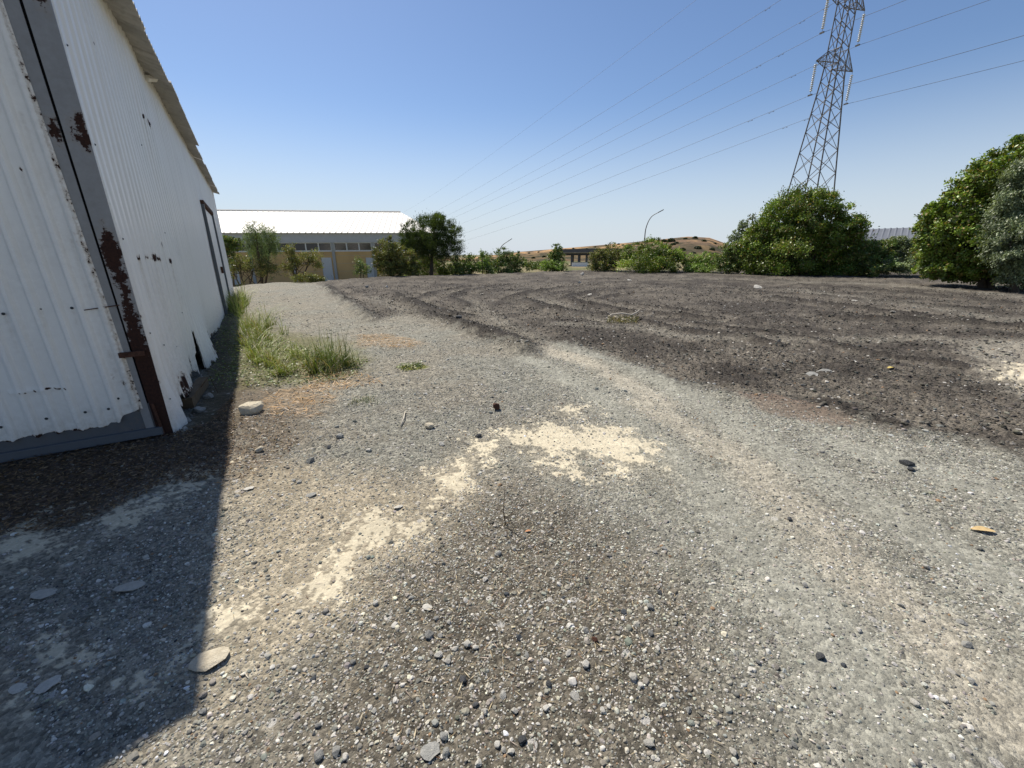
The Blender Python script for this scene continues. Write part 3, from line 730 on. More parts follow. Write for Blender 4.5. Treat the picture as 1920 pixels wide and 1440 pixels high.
LBL = {'g': ('mid grey broken stone lying loose on the foreground gravel', 'grey stones strewn in the foreground', 'stone_grey'),
       'p': ('pale angular stone lying loose on the foreground gravel', 'pale stones strewn in the foreground', 'stone_pale'),
       'd': ('nearly black stone lying loose on the foreground gravel', 'dark stones strewn in the foreground', 'stone_dark'),
       'c': ('small cream stone on leaf litter just right of the shed shadow', None, 'stone_cream')}
def px_size(x, y, wpx):
    p = G(x, y); d = (p - _C) @ _F; return p, wpx * d / FPX
def put_stone(x, y, wpx, mesh, mat, label, group, name='stone', rot=None, zs=1.0):
    p, wd = px_size(x, y, wpx)
    o = bpy.data.objects.new(name, stone_data(mesh, mat)); COL.objects.link(o)
    o.location = (p[0], p[1], hz(p[0], p[1]) + 0.002); sc = wd / 2 * 1.05
    o.scale = (sc, sc, sc * zs); o.rotation_euler = (random.uniform(-.25, .25), random.uniform(-.25, .25), rot if rot is not None else random.uniform(0, 6.28))
    tag(o, label, 'stone', group); return o
stone_objs = []
for i, (x, y, wpx, tn) in enumerate(SL):
    lb, gr, mt = LBL[tn]
    stone_objs.append(put_stone(x, y, wpx, STONES[i % 6], mt, lb, gr))
put_stone(470, 772, 44, STONES[1], 'stone_cream', 'large smooth cream boulder on the ground beside the shed corner', None, 'boulder', 0.2)
put_stone(806, 800, 19, STONES[4], 'stone_cream', 'pinkish white lump of stone left of the cream sand patch', None, rot=.5)
put_stone(827, 831, 14, STONES[0], 'stone_pale', 'small white stone just below the pinkish white lump', None)
put_stone(616, 840, 11, STONES[2], 'stone_dark', 'jet black lump between grey stones right of the shed shadow', None)
put_stone(809, 1406, 40, FLATS[0], 'stone_grey', 'largest flat grey stone at the bottom centre edge', None, 'flat_stone', .1)
put_stone(397, 1237, 66, FLATS[1], 'stone_cream', 'large flat cream slab at the edge of the shed shadow', None, 'flat_stone', .35, 1.0)
put_stone(246, 1105, 46, FLATS[2], 'stone_pale', 'long pale flat stone inside the shed shadow', None, 'flat_stone', .5, 1.0)
put_stone(97, 1289, 40, FLATS[0], 'stone_pale', 'pale flat stone low in the shed shadow near the left edge', None, 'flat_stone', .6, 1.0)
put_stone(38, 1296, 26, FLATS[1], 'stone_pale', 'small pale flat stone at the left edge deep in shadow', None, 'flat_stone', .2, 1.0)
put_stone(87, 1119, 36, FLATS[1], 'stone_pale', 'narrow pale flat stone left of the long pale one in shadow', None, 'flat_stone', .5, 1.0)
put_stone(801, 1138, 20, FLATS[2], 'stone_pale', 'slim pale flat chip above the stone cluster in the foreground', None, 'flat_stone', 2.4)
put_stone(1077, 1303, 20, FLATS[0], 'stone_pale', 'pale flat shard in the lower middle foreground', None, 'flat_stone', 2.1)
put_stone(584, 928, 20, FLATS[1], 'stone_grey', 'flat grey stone bedded in tan soil right of the shed shadow', None, 'flat_stone', .1)
put_stone(747, 951, 19, FLATS[2], 'stone_pale', 'white flat stone on the tan soil above the cream crust', None, 'flat_stone', .8)
put_stone(469, 922, 19, FLATS[0], 'stone_pale', 'white flat stone close to the middle of the shadow edge', None, 'flat_stone', .1)
put_stone(1699, 868, 24, STONES[3], 'stone_dark', 'larger of two black lumps on the grey gravel at right', None, rot=-.4)
put_stone(1709, 879, 13, STONES[1], 'stone_dark', 'smaller of two black lumps on the grey gravel at right', None)
put_stone(1522, 708, 26, FLATS[0], 'stone_grey', 'flat grey slab lying on the dark millings at right', None, 'flat_stone', .2)
put_stone(1545, 700, 26, FLATS[1], 'stone_grey', 'second flat grey slab behind the first on the millings', None, 'flat_stone', .5)
put_stone(930, 766, 15, STONES[4], 'rusty', 'brown clod standing on the grey gravel above the sand patch', None, 'earth_clod', zs=1.8)
put_stone(1116, 1200, 14, STONES[2], 'rusty', 'dark brown clod in the foreground gravel', None, 'earth_clod')
put_stone(862, 607, 13, STONES[1], 'stone_dark', 'black lump at the near end of the dark windrow', None)
for (x, y, wpx, lb) in ((1300, 510, 12, 'white rubble chunk at the far edge below the long green bush'), (1092, 517, 8, 'white rubble chunk on the far millings under the canopy columns'), (1180, 527, 9, 'flat white chunk on the far millings right of centre'), (1086, 533, 6, 'small white chunk on the far millings left of the other'),
                        (1420, 543, 18, 'spread white scrap on the millings below the round green tree'), (1728, 518, 12, 'white rubble on top of the heap at the far right edge'), (1742, 521, 7, 'small white rubble beside the larger on the far heap'), (1635, 519, 7, 'white chunk at the lot edge left of the heap'),
                        (904, 555, 9, 'pale chunk on the far millings left of the curved wheel tracks'), (1106, 556, 9, 'pale flat chunk inside the curved wheel tracks'), (688, 541, 7, 'white chunk on the millings near the gravel track'), (725, 541, 6, 'second white chunk on the millings near the gravel track'), (1602, 568, 12, 'pale flat chunk on the millings right of the green tree'), (1672, 592, 11, 'pale chunk on the millings near the right dark windrow')):
    put_stone(x, y, wpx, FLATS[wpx % 3] if wpx > 8 else STONES[wpx % 6], 'stone_pale', lb, None, 'rubble_chunk', zs=1.6)

def scatter():
    """pebbles down to a pixel in size; their look follows the ground they lie on"""
    X = []; Y_ = []; Sz = []
    for s0, s1, rmin, rmax, dens in ((0.005, 0.009, .5, 3.0, 5200), (0.008, 0.014, .5, 5.0, 2300), (0.013, 0.022, .6, 8.0, 480), (0.02, 0.034, 1.0, 14, 62), (0.034, 0.06, 4, 24, 4.0), (0.06, 0.09, 15, 40, 0.25)):
        a0 = math.radians(59); area = a0 * rmax * rmax; n = int(area * dens)
        r = np.sqrt(rmin ** 2 + (rmax ** 2 - rmin ** 2) * RNG.random(n)); a = (RNG.random(n) * 2 - 1) * a0
        X.append(np.sin(a) * r); Y_.append(np.cos(a) * r); Sz.append(s0 * (s1 / s0) ** (RNG.random(n) ** 1.6))
    x = np.concatenate(X); y = np.concatenate(Y_); s = np.concatenate(Sz)
    # clods of the millings
    n = 52000; r = np.sqrt(9 + (24 ** 2 - 9) * RNG.random(n) ** 1.25); a = (RNG.random(n) * 2 - 1) * math.radians(59)
    cx, cy = np.sin(a) * r, np.cos(a) * r; ok = poly_sd(DARKP, cx, cy) > 0.1; ok &= RNG.random(n) < 0.25 + 1.4 * (fbm(cx, cy, .9, 3, 123) - .3)
    x = np.concatenate([x, cx[ok]]); y = np.concatenate([y, cy[ok]]); s = np.concatenate([s, 0.018 * (3.2 ** (RNG.random(ok.sum()) ** 1.5))])
    r = np.hypot(x, y)
    # keep out of the shed, off the crusts, thin on soil, thick on gravel
    c, sn = math.cos(SH_RZ), math.sin(SH_RZ); dx, dy = x - SH_A[0], y - SH_A[1]
    lx = dx * c + dy * sn; ly = -dx * sn + dy * c
    keep = ~((lx < 0.02) & (ly > -0.01)) & (r > 0.55) & (r < edge_r(x, y) - 0.2)
    dens = 0.35 + 0.9 * fbm(x, y, 1.1, 3, 91) ** 1.5
    dens += 0.9 * smooth(-0.3, 0.5, poly_sd(P_SOIL, x, y)) * (0.2 + fbm(x, y, 2.2, 2, 95))
    dk = smooth(-0.1, 0.4, poly_sd(DARKP, x, y)); dens = dens * (1 - dk) + dk * 2.2; soil = smooth(-0.3, 0.3, poly_sd(P_SOIL, x, y))
    for P in P_CREAM: dens *= 1 - 0.8 * (poly_sd(P, x, y) > -0.02)
    for P in L_TAN + L_SMOOTH: dens *= 1 - 0.6 * smooth(0.32, 0.08, line_d(P, x, y))
    dens *= 1 - 0.75 * smooth(-0.1, 0.2, poly_sd(P_LITTER, x, y)); dens *= 1 - 0.85 * smooth(-0.15, 0.1, poly_sd(P_WALLFOOT, x, y)); dens *= 1 - 0.45 * smooth(-0.1, 0.2, poly_sd(P_TAN, x, y)); dens *= 1 - 0.8 * smooth(-.1, .2, poly_sd(P_GREEN, x, y))
    keep &= RNG.random(len(x)) < dens
    x, y, s, dk, soil = x[keep], y[keep], s[keep], dk[keep], soil[keep]; n = len(x)
    z = height(x, y) - s * 0.12
    gc, _ = colours(x, y)
    tone = np.exp(RNG.normal(0.05, 0.42, n))
    tint = np.stack([1 + RNG.normal(0, .05, n), np.ones(n), 1 + RNG.normal(-.04, .05, n)], 1)
    g = gc.mean(1, keepdims=True)
    base = (0.62 * g + 0.38 * gc)
    base = base * 0.5 + 0.5 * np.array([0.275, 0.26, 0.225]) * (1 - 0.70 * dk[:, None]) * (1 - dk[:, None] * np.array([0, .06, .14]))
    base = base * (1 - .6 * soil[:, None]) + .6 * soil[:, None] * np.array([0.315, 0.295, 0.25])
    col = base * tone[:, None] * tint
    w_ = RNG.random(n); pl_ = w_ > 0.95 - .05 * soil + .035 * dk; col[pl_] = np.array([0.50, 0.475, 0.42]) * (0.75 + 0.35 * RNG.random((pl_.sum(), 1)))
    col[w_ < 0.012] = np.array([0.05, 0.055, 0.06]); br = (w_ > .05) & (w_ < .065); col[br] = np.array([0.26, 0.17, 0.10])
    col = np.clip(col, 0.02, 0.7)
    me = bpy.data.meshes.new('gravel'); me.vertices.add(n)
    me.vertices.foreach_set('co', np.stack([x, y, z], 1).astype(np.float32).ravel())
    at = me.attributes.new('size', 'FLOAT', 'POINT'); at.data.foreach_set('value', (s * 0.62).astype(np.float32))
    at = me.attributes.new('rot', 'FLOAT_VECTOR', 'POINT')
    at.data.foreach_set('vector', np.stack([RNG.normal(0, .35, n), RNG.normal(0, .35, n), RNG.random(n) * 6.28], 1).astype(np.float32).ravel())
    at = me.attributes.new('pcol', 'FLOAT_COLOR', 'POINT'); c4 = np.ones((n, 4), np.float32); c4[:, :3] = col; at.data.foreach_set('color', c4.ravel())
    o = bpy.data.objects.new('gravel', me); COL.objects.link(o)
    tag(o, 'loose grey gravel and crushed stone covering the yard', 'gravel', kind='stuff')
    ng = bpy.data.node_groups.new('gravel_scatter', 'GeometryNodeTree')
    ng.interface.new_socket('Geometry', in_out='INPUT', socket_type='NodeSocketGeometry')
    ng.interface.new_socket('Geometry', in_out='OUTPUT', socket_type='NodeSocketGeometry')
    N = ng.nodes; L = ng.links
    gi = N.new('NodeGroupInput'); go = N.new('NodeGroupOutput')
    jn = N.new('GeometryNodeJoinGeometry')
    for so_ in stone_objs[:6]:
        oi = N.new('GeometryNodeObjectInfo'); oi.inputs[0].default_value = so_; oi.transform_space = 'ORIGINAL'
        sm = N.new('GeometryNodeSetMaterial'); sm.inputs['Material'].default_value = M['pebble']; L.new(oi.outputs['Geometry'], sm.inputs[0])
        g2 = N.new('GeometryNodeGeometryToInstance'); L.new(sm.outputs[0], g2.inputs[0]); L.new(g2.outputs[0], jn.inputs[0])
    ip = N.new('GeometryNodeInstanceOnPoints'); L.new(gi.outputs[0], ip.inputs['Points']); L.new(jn.outputs[0], ip.inputs['Instance'])
    ip.inputs['Pick Instance'].default_value = True
    def na(nm, ty):
        q = N.new('GeometryNodeInputNamedAttribute'); q.data_type = ty; q.inputs[0].default_value = nm; return q.outputs[0]
    L.new(na('size', 'FLOAT'), ip.inputs['Scale'])
    er = N.new('FunctionNodeEulerToRotation'); L.new(na('rot', 'FLOAT_VECTOR'), er.inputs[0]); L.new(er.outputs[0], ip.inputs['Rotation'])
    L.new(ip.outputs[0], go.inputs[0])
    md = o.modifiers.new('scatter', 'NODES'); md.node_group = ng
    print('pebbles', n)
scatter()

# ------------------------------------------------------------------ far land: the dry hill
def hill_z(AZ, RR, caz, cz, R0=420.0):
    top = np.interp(AZ, caz, cz); x = np.sin(AZ) * RR; y = np.cos(AZ) * RR
    prof = np.where(RR < R0, smooth(215, R0, RR), smooth(640, R0, RR))
    near_crest = smooth(0, 0.2, np.abs(RR - R0) / R0)
    return -6 + (top + 6) * prof + ((fbm(x, y, 0.03, 4, 7) - 0.5) * 3.0 + (fbm(x, y, 0.15, 3, 8) - .5) * 1.4) * prof * near_crest
def build_hill():
    crest = [(700, 488), (880, 483), (930, 478), (975, 472), (1040, 467), (1100, 462), (1180, 455), (1240, 449), (1290, 444), (1330, 446), (1365, 458), (1400, 470), (1460, 482), (1560, 490)]
    R0 = 420.0
    pts = np.array([D(x, y, R0) for x, y in crest]); caz = np.arctan2(pts[:, 0], pts[:, 1]); cz = pts[:, 2]
    az = np.linspace(caz[0], caz[-1], 320); rr = np.linspace(210, 640, 140)
    AZ, RR = np.meshgrid(az, rr)
    top = np.interp(AZ, caz, cz)
    x = np.sin(AZ) * RR; y = np.cos(AZ) * RR
    prof = np.where(RR < R0, smooth(215, R0, RR), smooth(640, R0, RR))
    z = hill_z(AZ, RR, caz, cz)
    n1 = fbm(x, y, 0.035, 5, 44); n2 = fbm(x, y, 0.12, 3, 47)
    gold = np.array([0.40, 0.25, 0.125]); rock = np.array([0.17, 0.115, 0.075]); scrub = np.array([0.055, 0.052, 0.032])
    c = gold + (rock - gold) * smooth(0.46, 0.54, n1 * .6 + n2 * .4)[..., None]
    lo = smooth(0.92, 0.55, prof + (n1 - .5) * 0.5); c = c + (scrub - c) * (lo * 0.75)[..., None]
    c = c + (scrub - c) * smooth(0.56, 0.62, n2)[..., None] * 0.85
    na_, nr_ = len(az), len(rr); i = np.arange(nr_ - 1)[:, None] * na_; j = np.arange(na_ - 1)[None]
    Q = np.stack([i + j, i + j + 1, i + na_ + j + 1, i + na_ + j], -1).reshape(-1, 4)[:, ::-1]
    t = NT('dry_hillside'); a = t.n('Attribute', attribute_name='Col').outputs['Color']
    nn = t.noise(t.pos, 0.6, 4, 0.7); f = t.ramp(nn, 0.3, 0.7, 0.7, 1.3); cc = t.n('CombineColor'); [t.link(f, cc.inputs[q]) for q in range(3)]
    t.col(t.mix(1.0, a, cc.outputs[0], 'MULTIPLY')); t.set(1, 0, 0.05)
    o = mesh_np('hill', np.stack([x, y, z], -1).reshape(-1, 3), Q, t.m, cols=c.reshape(-1, 3), smooth_=True); o['kind'] = 'structure'
    return caz, cz
HILL = build_hill()

# ------------------------------------------------------------------ vegetation builders
def leaves(name, Cn, Tn, Nn, ln, wd, col, parent, mat='leaf'):
    """one rhombic leaf spray per row: centre, long axis, normal, length, width, colour"""
    Tn = Tn / np.linalg.norm(Tn, axis=1, keepdims=True)
    B = np.cross(Nn, Tn); B /= np.linalg.norm(B, axis=1, keepdims=True) + 1e-9
    l = np.asarray(ln)[:, None] / 2; w_ = np.asarray(wd)[:, None] / 2
    V = np.stack([Cn - Tn * l, Cn + B * w_ + Tn * l * 0.1, Cn + Tn * l, Cn - B * w_ + Tn * l * 0.1], 1).reshape(-1, 3)
    F = np.arange(len(V)).reshape(-1, 4)
    return mesh_np(name, V, F, M[mat], parent, cols=np.repeat(col, 4, 0))
def unit(n, rng):
    v = rng.normal(size=(n, 3)); return v / np.linalg.norm(v, axis=1, keepdims=True)
LEAF_N, LEAF_S = 4.6, 0.52
def make_tree(name, label, cat, dist, base_px, lobes, pal, leafsize, n, seed, style='broad', trunk=True, stems=1, group=None, clump=0.16, fill=0.35, droop=0.0, trunk_r=0.12, aspect=0.56, stem_top=None):
    """lobes: (px, py, rx, ry) silhouettes in the photo, turned into solid lumps at the tree's own distance"""
    rng = np.random.default_rng(seed); n = int(n * LEAF_N); leafsize = leafsize * LEAF_S; pal = [(c_[0] * 1.58, c_[1] * 1.6, c_[2] * 1.35) for c_ in pal]
    bp = D(base_px[0], base_px[1], dist); gz = hz(bp[0], bp[1]); base = np.array([bp[0], bp[1], gz - 0.05])
    root = empty(name, base); tag(root, label, cat, group)
    L3 = []
    for (px, py, rx, ry) in lobes:
        c = D(px, py, dist + rng.uniform(-0.3, 0.3) * rx * dist / FPX); dep = (c - _C) @ _F
        L3.append((c - base, rx * dep / FPX, ry * dep / FPX * 1.03))
    tot = sum(a * b for _, a, b in L3)
    Cs = []; Ns = []; Cl = []; Tn = []
    for (c, a, b) in L3:
        m_ = max(8, int(n * a * b / tot)); ncl = max(14, int(3.2 * (a * b) / ((clump * max(a, b)) ** 2)))
        d = unit(ncl, rng); rad = 0.70 + 0.34 * rng.random(ncl) ** 0.6
        inn = rng.random(ncl) < fill; rad[inn] *= rng.uniform(0.25, 0.9, inn.sum())
        cc = d * rad[:, None] * np.array([a, a, b])
        ci = rng.integers(0, ncl, m_)
        cr = clump * max(a, b) * (0.6 + 0.8 * rng.random(ncl))
        off = rng.normal(size=(m_, 3)) * 0.55; off *= cr[ci][:, None]; off[:, 2] *= 0.75
        if droop: off[:, 2] -= np.abs(rng.normal(size=m_)) * droop * cr[ci]
        p = c + cc[ci] + off
        nn = d[ci] * 0.7 + np.array([0, 0, 0.55]) + rng.normal(size=(m_, 3)) * 0.55
        tone = np.exp(rng.normal(0, 0.30, ncl))[ci] * np.exp(rng.normal(0, 0.22, m_))
        mixv = np.clip(rng.random(ncl)[ci] * 0.75 + rng.random(m_) * 0.35, 0, 1)[:, None]
        col = (np.array(pal[0]) * (1 - mixv) + np.array(pal[1]) * mixv) * tone[:, None]
        if len(pal) > 2:
            dry = rng.random(m_) < 0.10 * (1 + 1.5 * (rng.random(ncl)[ci] > .8)); col[dry] = np.array(pal[2]) * tone[dry][:, None]
        t_ = d[ci] * 0.6 + rng.normal(size=(m_, 3)) * 0.7 + np.array([0, 0, 0.25 if style != 'droop' else -1.0])
        if style == 'needle': t_ = d[ci] * 0.9 + np.array([0, 0, 0.8]) + rng.normal(size=(m_, 3)) * 0.35
        Cs.append(p); Ns.append(nn); Cl.append(col); Tn.append(t_)
    Cs = np.concatenate(Cs); Ns = np.concatenate(Ns); Cl = np.concatenate(Cl); Tn = np.concatenate(Tn)
    low = Cs[:, 2] < 0.05; Cs[low, 2] = 0.05 + rng.random(low.sum()) * 0.3
    sz = leafsize * (0.6 + 0.8 * rng.random(len(Cs)))
    leaves('crown', Cs, Tn, Ns, sz, sz * aspect, np.clip(Cl, 0.004, 0.6), root)
    if trunk:
        for s_ in range(stems):
            b = MB()
            a0 = rng.uniform(0, 6.28); spread = 0.0 if stems == 1 else 0.12 + 0.1 * rng.random()
            ft = Vector((math.cos(a0) * spread, math.sin(a0) * spread, -0.1))
            tgt = L3[s_ % len(L3)]; tp = Vector(tgt[0]) + Vector((0, 0, -0.1 * tgt[2]))
            mid = ft.lerp(tp, 0.5) + Vector((rng.uniform(-.15, .15), rng.uniform(-.15, .15), 0.1))
            r0 = trunk_r * (1 if stems == 1 else 0.55)
            b.tube([ft, ft.lerp(mid, .5), mid, mid.lerp(tp, .5), tp], [r0 * 1.25, r0, r0 * .8, r0 * .6, r0 * .3], 7)
            for q in range(5):              # limbs
                g = L3[int(rng.integers(len(L3)))]; e = Vector(g[0]) + Vector(unit(1, rng)[0]) * float(g[1]) * 0.6
                f = 0.35 + 0.12 * q; st = ft.lerp(mid, min(1, f * 2)) if f < .5 else mid.lerp(tp, (f - .5) * 2)
                b.tube([st, st.lerp(e, .5) + Vector((0, 0, .12)), e], [r0 * .45, r0 * .3, r0 * .1], 5)
            b.build('trunk' if stems == 1 else 'stem', M['bark'], root, True)
    return root

ed = lambda px, py: float(np.hypot(*G(px, py)[:2]))
PINE = ((0.026, 0.040, 0.012), (0.060, 0.080, 0.022))
LUSH = ((0.045, 0.080, 0.012), (0.125, 0.165, 0.028), (0.15, 0.11, 0.04))
OLIVE = ((0.065, 0.078, 0.024), (0.120, 0.125, 0.036), (0.17, 0.12, 0.05))
MID = ((0.048, 0.078, 0.020), (0.085, 0.120, 0.032), (0.16, 0.13, 0.05))
EUC = ((0.075, 0.095, 0.055), (0.125, 0.145, 0.085))
FEATH = ((0.075, 0.105, 0.040), (0.125, 0.155, 0.060))
LIGHT = ((0.095, 0.145, 0.035), (0.15, 0.20, 0.05))

# ------------------------------------------------------------------ trees and bushes along the lot edge
make_tree('pine_tree', 'round-headed dark pine with a bare trunk in front of the long hall', 'tree', 36.5, (808, 520), [(812, 440, 42, 36), (776, 440, 26, 24), (846, 452, 22, 32), (800, 466, 44, 20), (836, 474, 28, 16), (765, 458, 16, 16), (810, 418, 26, 16), (828, 430, 26, 26), (785, 455, 30, 20)], PINE, 0.25, 14000, 1, 'needle', trunk_r=0.16, aspect=0.22, clump=0.2)
make_tree('olive_shrub', 'yellow-green many-stemmed shrub tree left of the round pine', 'shrub', 35.0, (738, 521), [(728, 472, 26, 26), (752, 488, 28, 26), (716, 494, 16, 20), (772, 502, 18, 14), (740, 505, 34, 12)], OLIVE, 0.2, 5200, 2, stems=4, fill=0.6, clump=0.2, trunk_r=0.14)
make_tree('pepper_tree', 'tall feathery pale green tree standing against the hall at left', 'tree', 33.0, (485, 528), [(478, 432, 20, 20), (505, 440, 20, 18), (490, 462, 28, 18), (470, 452, 16, 20), (512, 462, 14, 16)], FEATH, 0.17, 4600, 3, 'droop', droop=1.6, stems=3, trunk_r=0.13, aspect=0.22, clump=0.22, fill=.5)
make_tree('dry_shrub', 'sparse yellowing shrub under the feathery tree', 'shrub', 32.0, (460, 529), [(450, 492, 16, 18), (475, 500, 26, 20), (505, 505, 18, 18), (436, 505, 8, 18)], OLIVE, 0.15, 1500, 4, stems=4, fill=.8, clump=.3, trunk_r=.09)
make_tree('scrub_tree', 'crooked thin-leaved yellowish tree right of the feathery one', 'tree', 33.5, (556, 528), [(558, 488, 22, 14), (585, 482, 20, 14), (545, 470, 14, 14), (596, 496, 12, 10), (540, 500, 16, 14)], OLIVE, 0.14, 1700, 5, stems=3, fill=.8, clump=.28, trunk_r=.11)
make_tree('weed_bush', 'low light green weeds at the foot of the hall wall', 'bush', 29.5, (570, 530), [(560, 522, 14, 9), (580, 521, 16, 10), (600, 524, 14, 7)], OLIVE, 0.13, 900, 6, trunk=False, fill=.7, clump=.3)
make_tree('sapling', 'small feathery sapling before the hall wall near the door', 'sapling', 34.0, (678, 522), [(676, 492, 10, 14), (684, 506, 12, 12), (670, 508, 8, 10)], FEATH, 0.13, 700, 7, stems=2, fill=.7, clump=.3, trunk_r=.05)
make_tree('hedge_bush', 'bush behind the white shed end at the far left of the hall', 'bush', 37.0, (428, 525), [(425, 455, 16, 12), (440, 458, 14, 12), (430, 475, 10, 16)], MID, 0.2, 1500, 8, stems=2)
make_tree('oleander_bush', 'dark leafy bush behind the foot of the pine trunk', 'bush', 38.5, (810, 520), [(795, 498, 22, 18), (825, 500, 20, 18), (770, 508, 18, 12), (840, 508, 20, 12)], MID, 0.19, 3000, 29, trunk=False, fill=.5)
make_tree('oleander_bush', 'dark leafy bush directly right of the pine trunk', 'bush', 37.0, (865, 519), [(858, 500, 18, 18), (880, 498, 18, 20), (868, 508, 26, 12)], MID, 0.19, 2600, 9, trunk=False, fill=.5)
make_tree('laurel_bush', 'mid green bush under the smaller street lamp', 'bush', 38.0, (935, 516), [(915, 492, 20, 18), (945, 488, 22, 22), (968, 492, 18, 20), (935, 503, 40, 12)], MID, 0.19, 4200, 10, trunk=False, fill=.5)
make_tree('sapling', 'light green upright sapling left of the smaller street lamp', 'sapling', 36.5, (905, 516), [(904, 478, 6, 10), (910, 492, 9, 14), (898, 500, 8, 12)], LIGHT, 0.16, 700, 11, stems=1, trunk_r=.04, fill=.7)
make_tree('scrub_bush', 'low dark scrub in the gap left of the narrow dark bush', 'bush', 70.0, (1003, 505), [(990, 496, 12, 8), (1008, 497, 12, 7), (1000, 501, 22, 5)], MID, 0.3, 900, 31, trunk=False, fill=.5)
make_tree('cypress_bush', 'narrow dark bush with a pointed top left of the canopy', 'bush', 41.0, (1042, 510), [(1043, 472, 13, 14), (1042, 486, 17, 16), (1040, 500, 24, 10)], MID, 0.2, 2400, 12, trunk=False, fill=.5)
make_tree('light_bush', 'bright low bush at the foot of the narrow dark one', 'bush', 39.5, (1030, 511), [(1025, 498, 16, 10), (1050, 499, 16, 10)], LIGHT, 0.17, 1300, 13, trunk=False, fill=.5)
make_tree('lentisk_bush', 'olive brown left end of the long bush right of the canopy', 'bush', 40.0, (1130, 511), [(1120, 486, 16, 18), (1145, 480, 20, 22), (1130, 500, 28, 12)], OLIVE, 0.2, 3300, 14, trunk=False, fill=.5)
make_tree('mastic_bush', 'large rounded green bush below the tall street lamp', 'bush', 39.0, (1222, 511), [(1190, 482, 28, 24), (1225, 474, 32, 24), (1260, 486, 26, 22), (1220, 496, 62, 16)], LUSH, 0.21, 8500, 15, trunk=False, fill=.5)
make_tree('light_bush', 'paler loose bush right of the large rounded one', 'bush', 39.0, (1315, 511), [(1300, 492, 18, 16), (1328, 490, 20, 18), (1312, 502, 30, 10)], LIGHT, 0.18, 2800, 16, trunk=False, fill=.5)
make_tree('lentisk_bush', 'green bush tucked against the left of the great round tree', 'bush', 37.0, (1370, 512), [(1362, 484, 20, 24), (1385, 478, 18, 26), (1368, 500, 26, 12)], MID, 0.19, 3600, 17, trunk=False, fill=.5)
make_tree('grey_tree', 'grey-green tree top peeping out left of the great round tree', 'tree', 47.0, (1385, 505), [(1388, 438, 14, 16), (1378, 452, 14, 14), (1395, 424, 10, 12), (1385, 475, 18, 26)], EUC, 0.2, 2400, 18, trunk=True, trunk_r=.1)
make_tree('carob_tree', 'great round green tree reaching the ground beneath the pylon', 'tree', 36.5, (1505, 518), [(1500, 405, 62, 46), (1455, 430, 48, 44), (1560, 432, 46, 44), (1590, 430, 30, 26), (1425, 455, 32, 36), (1505, 470, 95, 44), (1570, 475, 46, 38), (1425, 490, 28, 24), (1530, 395, 36, 36), (1460, 500, 60, 20), (1555, 502, 62, 18), (1405, 470, 18, 20)], LUSH, 0.24, 30000, 19, trunk=True, stems=3, trunk_r=.2, clump=.15, fill=.35)
make_tree('hedge_bush', 'green bush filling the gap right of the great round tree', 'bush', 36.0, (1640, 519), [(1620, 480, 22, 28), (1650, 474, 24, 24), (1635, 498, 40, 18)], MID, 0.19, 5000, 20, trunk=False, fill=.5)
make_tree('hedge_bush', 'pale-tipped bush in front of the grey warehouse roof', 'bush', 37.0, (1690, 518), [(1668, 462, 18, 16), (1690, 464, 22, 20), (1712, 474, 20, 24), (1690, 494, 46, 20)], EUC, 0.19, 4800, 21, trunk=False, fill=.5)
make_tree('acacia_tree', 'huge green tree leaning in from the right edge', 'tree', 27.5, (1850, 523), [(1905, 330, 66, 62), (1850, 370, 60, 58), (1790, 405, 44, 36), (1765, 430, 36, 36), (1840, 440, 84, 56), (1770, 470, 42, 40), (1930, 420, 80, 80), (1815, 490, 70, 30), (1745, 392, 12, 9), (1990, 340, 80, 90), (1900, 495, 70, 34), (1765, 505, 36, 18), (1850, 512, 70, 14)], LUSH, 0.21, 38000, 22, trunk=True, stems=3, trunk_r=.22, clump=.14, fill=.35)
make_tree('eucalyptus_tree', 'silvery grey-green tree in front of the huge one at the right edge', 'tree', 25.5, (1915, 528), [(1905, 400, 40, 60), (1930, 340, 40, 50), (1915, 460, 44, 44), (1885, 440, 22, 40), (1920, 505, 40, 24)], EUC, 0.17, 12000, 23, 'droop', trunk=True, stems=2, trunk_r=.16, droop=.7, aspect=.35)

